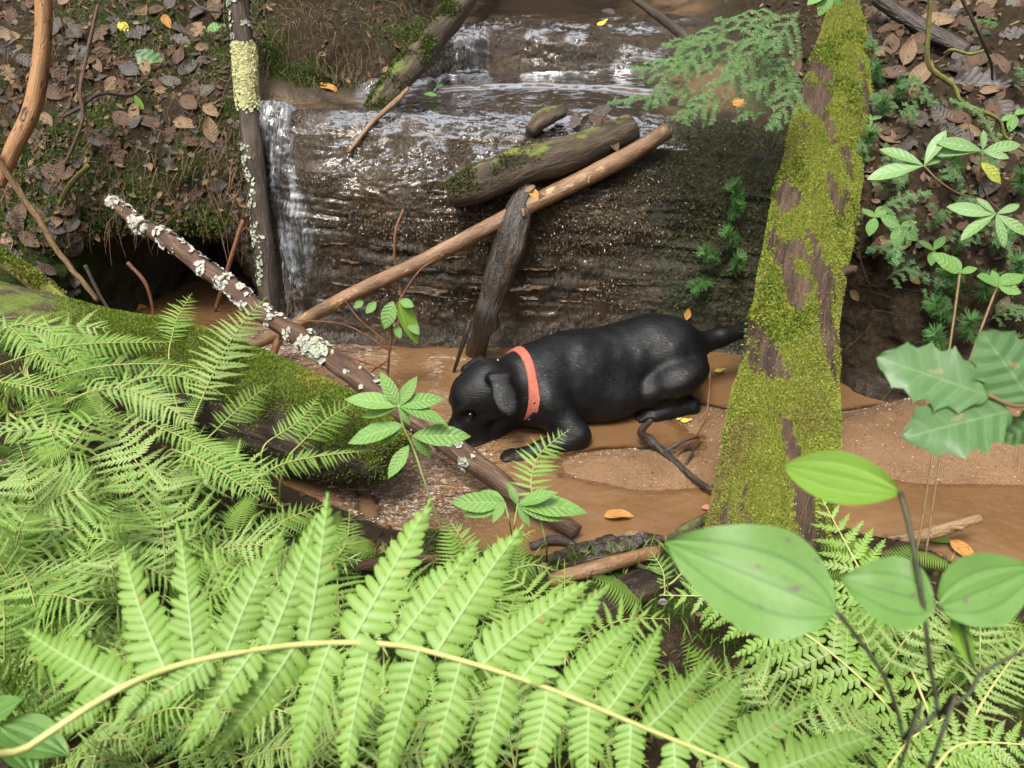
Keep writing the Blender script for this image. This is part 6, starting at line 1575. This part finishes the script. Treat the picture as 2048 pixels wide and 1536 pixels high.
for f in [(1205,47,35,26,'yellow','yellow leaf stranded on the upper cascade'),(1217,25,-25,30,'dark','dark leaf on the upper stream'),(862,188,15,28,'green','green leaf on the water shelf'),(880,170,35,22,'green','small green leaf on the water shelf'),(290,632,-60,52,'orange','rusty orange leaf in the hollow behind the mossy log')]: fleaf(*f, lift=.03)
# leaf clump caught on the rotten log
cl = [(1175,245,60,46,'dark'),(1200,240,-20,52,'brown'),(1218,262,-80,60,'grey_oak'),(1190,268,20,48,'grey'),(1240,250,40,50,'brown_oak'),(1160,262,-30,40,'dark'),(1225,285,-70,46,'brown'),(1150,240,80,44,'dark_oak'),(1205,222,10,40,'grey')]
for k, f in enumerate(cl): fleaf(f[0], f[1], f[2], f[3], f[4], ('black oval leaf at the top left of the clump on the rotten log','brown oval leaf in the middle of the clump on the rotten log','grey lobed leaf hanging off the clump on the rotten log','grey oval leaf low in the clump on the rotten log','brown lobed leaf at the right of the clump on the rotten log','black leaf at the left of the clump on the rotten log','brown leaf lowest right in the clump on the rotten log','black lobed leaf leftmost in the clump on the rotten log','grey leaf topmost in the clump on the rotten log')[k], t=3.30-.012*k, group='leaf clump on the rotten log')
for k, f in enumerate([(1068,388,-60,34,'orange'),(1080,395,-20,26,'red'),(1060,378,30,24,'tan')]): fleaf(*f, ('orange dead leaf caught at the pole crossing', 'small red dead leaf caught at the pole crossing', 'pale dead leaf caught at the pole crossing')[k], t=3.02)
# countable brown leaves of the litter
rs = np.random.default_rng(600)
kinds = ['brown', 'red', 'tan', 'grey', 'brown_oak', 'red_oak', 'grey_oak', 'dark']
pl, pr = [], []
while len(pl) < 135:
    px, py = rs.uniform(0, 470), rs.uniform(0, 600)
    if py < 330+.0*px or px < 165: pl.append((px, py))
while len(pr) < 100:
    px, py = rs.uniform(1715, 2048), rs.uniform(0, 560)
    if rs.random() < 1-py/700: pr.append((px, py))
LMK_L = [(60,150,'peeled pole'),(172,130,'upright twig'),(215,188,'curling twig'),(490,150,'leaning lichened pole'),(300,470,'dark hollow'),(90,470,'long slanting stick'),(142,370,'fuzzy moss twig'),(303,122,'green holly leaf'),(247,57,'bright yellow leaf'),(245,240,'reddish pointed leaf'),(230,305,'big curled leaf'),(333,42,'small orange leaf'),(432,262,'whitish grey leaf'),(398,65,'tan curled leaf')]
LMK_R = [(1690,330,'mossy trunk'),(1845,55,'dark wet branch'),(1858,100,'thin yellow green twig'),(1932,108,'knobbly green twig'),(1845,330,'left laurel whorl'),(1965,300,'right laurel whorl'),(1990,425,'lowest laurel whorl'),(1965,165,'large grey oak leaf'),(1815,105,'pinkish tan leaf'),(1985,30,'rusty oak leaf'),(2010,225,'drooping oak leaf'),(1800,455,'heart leaved plant'),(1775,190,'clubmoss right of the trunk')]
def litter_label(px, py, L, kind, lm, lo, hi):
    d = [math.hypot(px-a, py-b) for a, b, _ in lm]; i = int(np.argmin(d)); dx, dy = px-lm[i][0], py-lm[i][1]
    rel = ('right of' if dx > 0 else 'left of') if abs(dx) > abs(dy) else ('below' if dy > 0 else 'above')
    near = 'just' if d[i] < 45 else 'well' if d[i] > 100 else ''
    sz = 'small' if L < lo+(hi-lo)*.33 else 'large' if L > lo+(hi-lo)*.66 else 'middling'
    co = {'brown': 'brown', 'red': 'reddish', 'tan': 'tan', 'grey': 'greyish', 'dark': 'blackish'}[kind.split('_')[0]]
    sh = 'lobed' if 'oak' in kind else 'oval'
    return ' '.join(f'{sz} {co} {sh} dead leaf lying {near} {rel} the {lm[i][2]}'.split())
used_l = set()
for lst, lm, lo, hi, grp in ((pl, LMK_L, 20, 58, 'leaf litter on the left bank'), (pr, LMK_R, 24, 72, 'leaf litter on the right bank')):
    for px, py in lst:
        L, kd = rs.uniform(lo, hi), kinds[int(rs.integers(8))]
        lb = litter_label(px, py, L, kd, lm, lo, hi)
        if lb in used_l: continue
        used_l.add(lb); fleaf(px, py, rs.uniform(0, 360), L, kd, lb, group=grp)
# fine litter: crumbs, small leaves
OV = [oval_arr(q, .2+.02*(q % 7), .3, 4) for q in range(24)]
def merge_leaves(name, pts, nrms, mats, size, seed):
    rs = np.random.default_rng(seed); A = {m: Acc() for m in mats}
    ch = rs.integers(len(OV), size=len(pts)); mi = rs.integers(len(mats), size=len(pts))
    for q in range(len(OV)):
        for m_i in range(len(mats)):
            sel = np.where((ch == q) & (mi == m_i))[0]
            if not len(sel): continue
            V, F, uv = OV[q]; n = len(sel)
            N = nrms[sel]+rs.normal(size=(n, 3))*.4; N /= np.linalg.norm(N, axis=1)[:, None]
            D = np.cross(N, rs.normal(size=(n, 3))); D /= np.linalg.norm(D, axis=1)[:, None]; Yv = np.cross(N, D)
            L = (size*rs.uniform(.5, 1.3, n))[:, None, None]
            W = ((V[None, :, :1]-.5)*D[:, None]+V[None, :, 1:2]*Yv[:, None]+V[None, :, 2:3]*N[:, None])*L+(pts[sel]+N*.004)[:, None]
            FF = (F[None]+(np.arange(n)*len(V))[:, None, None]).reshape(-1, 4)
            A[mats[m_i]].add(W.reshape(-1, 3), FF, luv=np.tile(uv, (n, 1)))
    for m, a in A.items():
        if a.V: tag(link(name, a.mesh(name, M[m])), 'scattered crumbs of dead leaves over the soil', kind='stuff')
def sheet_sample(n, x0, x1, r0, r1, seed, W=None):
    rs = np.random.default_rng(seed); i_ = np.where((gx >= x0) & (gx <= x1))[0]; j_ = np.where((rowp >= r0) & (rowp <= r1))[0]
    w = np.ones((len(i_), len(j_))) if W is None else np.clip(W[np.ix_(i_, j_)], 0, 1)
    c = w.sum(1); f = rs.choice(w.size, n, p=(w/w.sum()).ravel()); i, j = i_[f//len(j_)], j_[f % len(j_)]
    return G2[i, j]+rs.normal(size=(n, 3))*.006, Nrm[i, j]
P1, N1 = sheet_sample(2600, -2.5, -1.12, 2.6, 9.5, 610, soilm)
P2, N2 = sheet_sample(2000, 1.15, 2.4, 3.4, 9.5, 611, soilm)
P3_, N3_ = sheet_sample(120, -.9, -.4, 6.6, 9.5, 612, lobe)
merge_leaves('fine_litter', np.vstack([P1, P2, P3_]), np.vstack([N1, N2, N3_]), ['dead_brown', 'dead_red', 'dead_grey', 'dead_tan', 'dead_dark', 'dead_brown'], .036, 613)
rs = np.random.default_rng(614); pts = []
for k in range(1100):
    x_, y_ = rs.uniform(-1.6, 1.6), rs.uniform(.5, 2.2)
    if y_ < Yedge(x_)-.03: pts.append(tuple(bank_pt(x_, y_)))
merge_leaves('bank_litter', np.array(pts), np.tile([0, 0, 1.0], (len(pts), 1)), ['dead_brown', 'dead_red', 'dead_dark', 'dead_grey', 'dead_tan'], .032, 615)
# rootlets and pine straw
def strands(name, starts, dirs, L, mat, seed, r=.0011, sag=.35, lab='fine rootlets and dry straw hanging on the bank'):
    rs = np.random.default_rng(seed); n = len(starts); l = (L*rs.uniform(.4, 1.3, n))[:, None]; b = rs.normal(size=(n, 3))*.22*l
    p0 = starts; p1 = starts+dirs*l*.5+b; p2 = starts+dirs*l+np.array([0, 0, -sag])*l+b*.4
    u = np.linspace(0, 1, 6)[None, :, None]
    P = p0[:, None]*(1-u)**2+2*p1[:, None]*u*(1-u)+p2[:, None]*u*u
    T = np.gradient(P, axis=1); T /= np.linalg.norm(T, axis=2)[..., None]+1e-9
    S = np.cross(T, np.array([.31, .77, .55])); S /= np.linalg.norm(S, axis=2)[..., None]+1e-9; B = np.cross(T, S)
    rr = r*np.linspace(1, .35, 6)[None, :, None]
    V = np.stack([P+S*rr, P-S*rr*.5+B*rr*.87, P-S*rr*.5-B*rr*.87], 2).reshape(-1, 3)
    base = (np.arange(n)*18)[:, None, None]+(np.arange(5)*3)[None, :, None]
    F = np.concatenate([np.stack([base+k_, base+(k_+1) % 3, base+3+(k_+1) % 3, base+3+k_], -1).reshape(-1, 4) for k_ in range(3)])
    return tag(link(name, mesh_from(name, V, F, M[mat], True, dict(tc=V*.3))), lab, kind='stuff')
P1, N1 = sheet_sample(1700, -2.4, -1.05, 3.4, 9, 620, soilm); rs = np.random.default_rng(621)
strands('rootlets', P1+N1*.01, N1*.35+rs.normal(size=P1.shape)*.35+np.array([0, -.1, -.55]), .13, 'tan', 622)
P1, N1 = sheet_sample(420, -1.05, -.45, 6.8, 9.2, 623, lobe)
strands('hanging_roots', P1+N1*.01, N1*.3+np.random.default_rng(6).normal(size=P1.shape)*.15+np.array([0, -.15, -.9]), .14, 'tan', 624, lab='dry roots hanging from the bank above the ledge')
P1, N1 = sheet_sample(260, 1.1, 2.4, 1.6, 8.5, 625, soilm)
strands('fine_twigs', P1+N1*.015, N1*.3+np.random.default_rng(7).normal(size=P1.shape)*.7, .12, 'bark_red', 626, r=.0014, sag=.1, lab='fine twigs tangled over the right bank')
# moss cushions on the banks
P1, N1 = sheet_sample(26000, -2.4, -.35, 2.6, 9.5, 630, (mossm-.36)*3)
rs = np.random.default_rng(631); P1 = P1+rs.normal(size=P1.shape)*.008
V, F, v = blades(P1, N1, rs, .014, .35, .7); tag(link('bank_moss', mesh_from('bank_moss', V, F, M['moss_dark'], False, dict(v=v))), 'green moss cushions on the left bank', kind='stuff')
P1, N1 = sheet_sample(9000, .55, 2.3, 1.6, 8.5, 632, (mossm+greenm*.5-.42)*2)
rs = np.random.default_rng(633); P1 = P1+rs.normal(size=P1.shape)*.01
V, F, v = blades(P1, N1, rs, .016, .3, .8); tag(link('wall_moss', mesh_from('wall_moss', V, F, M['moss_dark'], False, dict(v=v))), 'thin moss on the dark right wall', kind='stuff')
# grass and low green on the near bank
rs = np.random.default_rng(640)
pts = np.column_stack([rs.uniform(-1.7, 1.7, 30000), rs.uniform(.4, 2.6, 30000)])
ok = (pts[:, 1] < Yedge(pts[:, 0])-.02) & (vnoise(np.column_stack([pts*5, np.full(30000, 3.0)]), 9) > -.15+.25*(pts[:, 0] > .3))
pts = pts[ok][:6000]
pts = np.array(pts); zp = bank_h(pts[:, :1], pts[:, 1:])[:, 0]; Pg = np.column_stack([pts, zp])
V, F, v = blades(Pg, np.tile([0, 0, 1.0], (len(Pg), 1)), rs, .05, .06, .6); tag(link('low_greenery', mesh_from('low_greenery', V, F, M['grass'], False, dict(v=v))), 'thin grass blades among the ferns', kind='stuff')

# grit and pebbles on the sand bars
rs = np.random.default_rng(650); n = 26000
px_ = rs.uniform(-.35, 2.1, n); py_ = rs.uniform(1.75, 2.75, n); hz = sand_h(px_[:, None], py_[:, None])[:, 0]
ok = (hz > -.004) & (py_ > Yedge(px_)+.02); px_, py_, hz = px_[ok], py_[ok], hz[ok]; n = len(px_)
rr = .0011+.0032*rs.random(n)**5
oc = np.array([[1,0,0],[-1,0,0],[0,1,0],[0,-1,0],[0,0,.7],[0,0,-.7]]); of = np.array([[0,2,4],[2,1,4],[1,3,4],[3,0,4],[2,0,5],[1,2,5],[3,1,5],[0,3,5]])
W = (oc[None]*(.7+.6*rs.random((n, 6, 1))))*rr[:, None, None]+np.column_stack([px_, py_, hz+rr*.2])[:, None]
k = NT('grit'); vv = k.attr('v'); M['grit'] = k.done(k.pbsdf(k.ramp(vv, [(0.0, (.06,.035,.02)), (.4, (.22,.13,.075)), (.8, (.40,.29,.19)), (1.0, (.62,.55,.46))]), .5, None, .5))
tag(link('grit', mesh_from('grit', W.reshape(-1, 3), (of[None]+(np.arange(n)*6)[:, None, None]).reshape(-1, 3), M['grit'], False, dict(v=np.repeat(rs.random(n), 6)))), 'coarse grit and small pebbles on the sand bars', kind='stuff')

# wet algae filaments that coat the ledge and catch the light
k = NT('wet_algae'); o_ = k.obj(); vv = k.attr('v')
M['algae'] = k.done(k.pbsdf(k.mix(k.noise(o_, 7, 4, .65), k.mix(vv, (.018,.012,.007), (.06,.042,.024)), k.mix(vv, (.06,.04,.02), (.24,.17,.095))), .24, None, .6))
patch = sstep(-.12, .28, nz((2.2, 2.2, 5.5), 71, 4)+.35*sstep(4.2, 5.0, rowg)*(1-sstep(5.3, 5.8, rowg)))
W_ = np.clip(rockm*(wetm*1.2-.25), 0, 1)*(.03+patch)*(1-.9*sandym)*(1-.5*sstep(.5, 1.0, X_))
rs = np.random.default_rng(660); P1, N1 = sheet_sample(60000, -1.08, 1.1, 1.05, 9.0, 661, W_)
P1 = P1+rs.normal(size=P1.shape)*.004
V, F, v = blades(P1, N1, rs, .010, .30, .45, (0, -.25, -.75))
tag(link('wet_algae', mesh_from('wet_algae', V, F, M['algae'], False, dict(v=v))), 'wet dark algae filaments glinting on the rock ledge', kind='stuff')
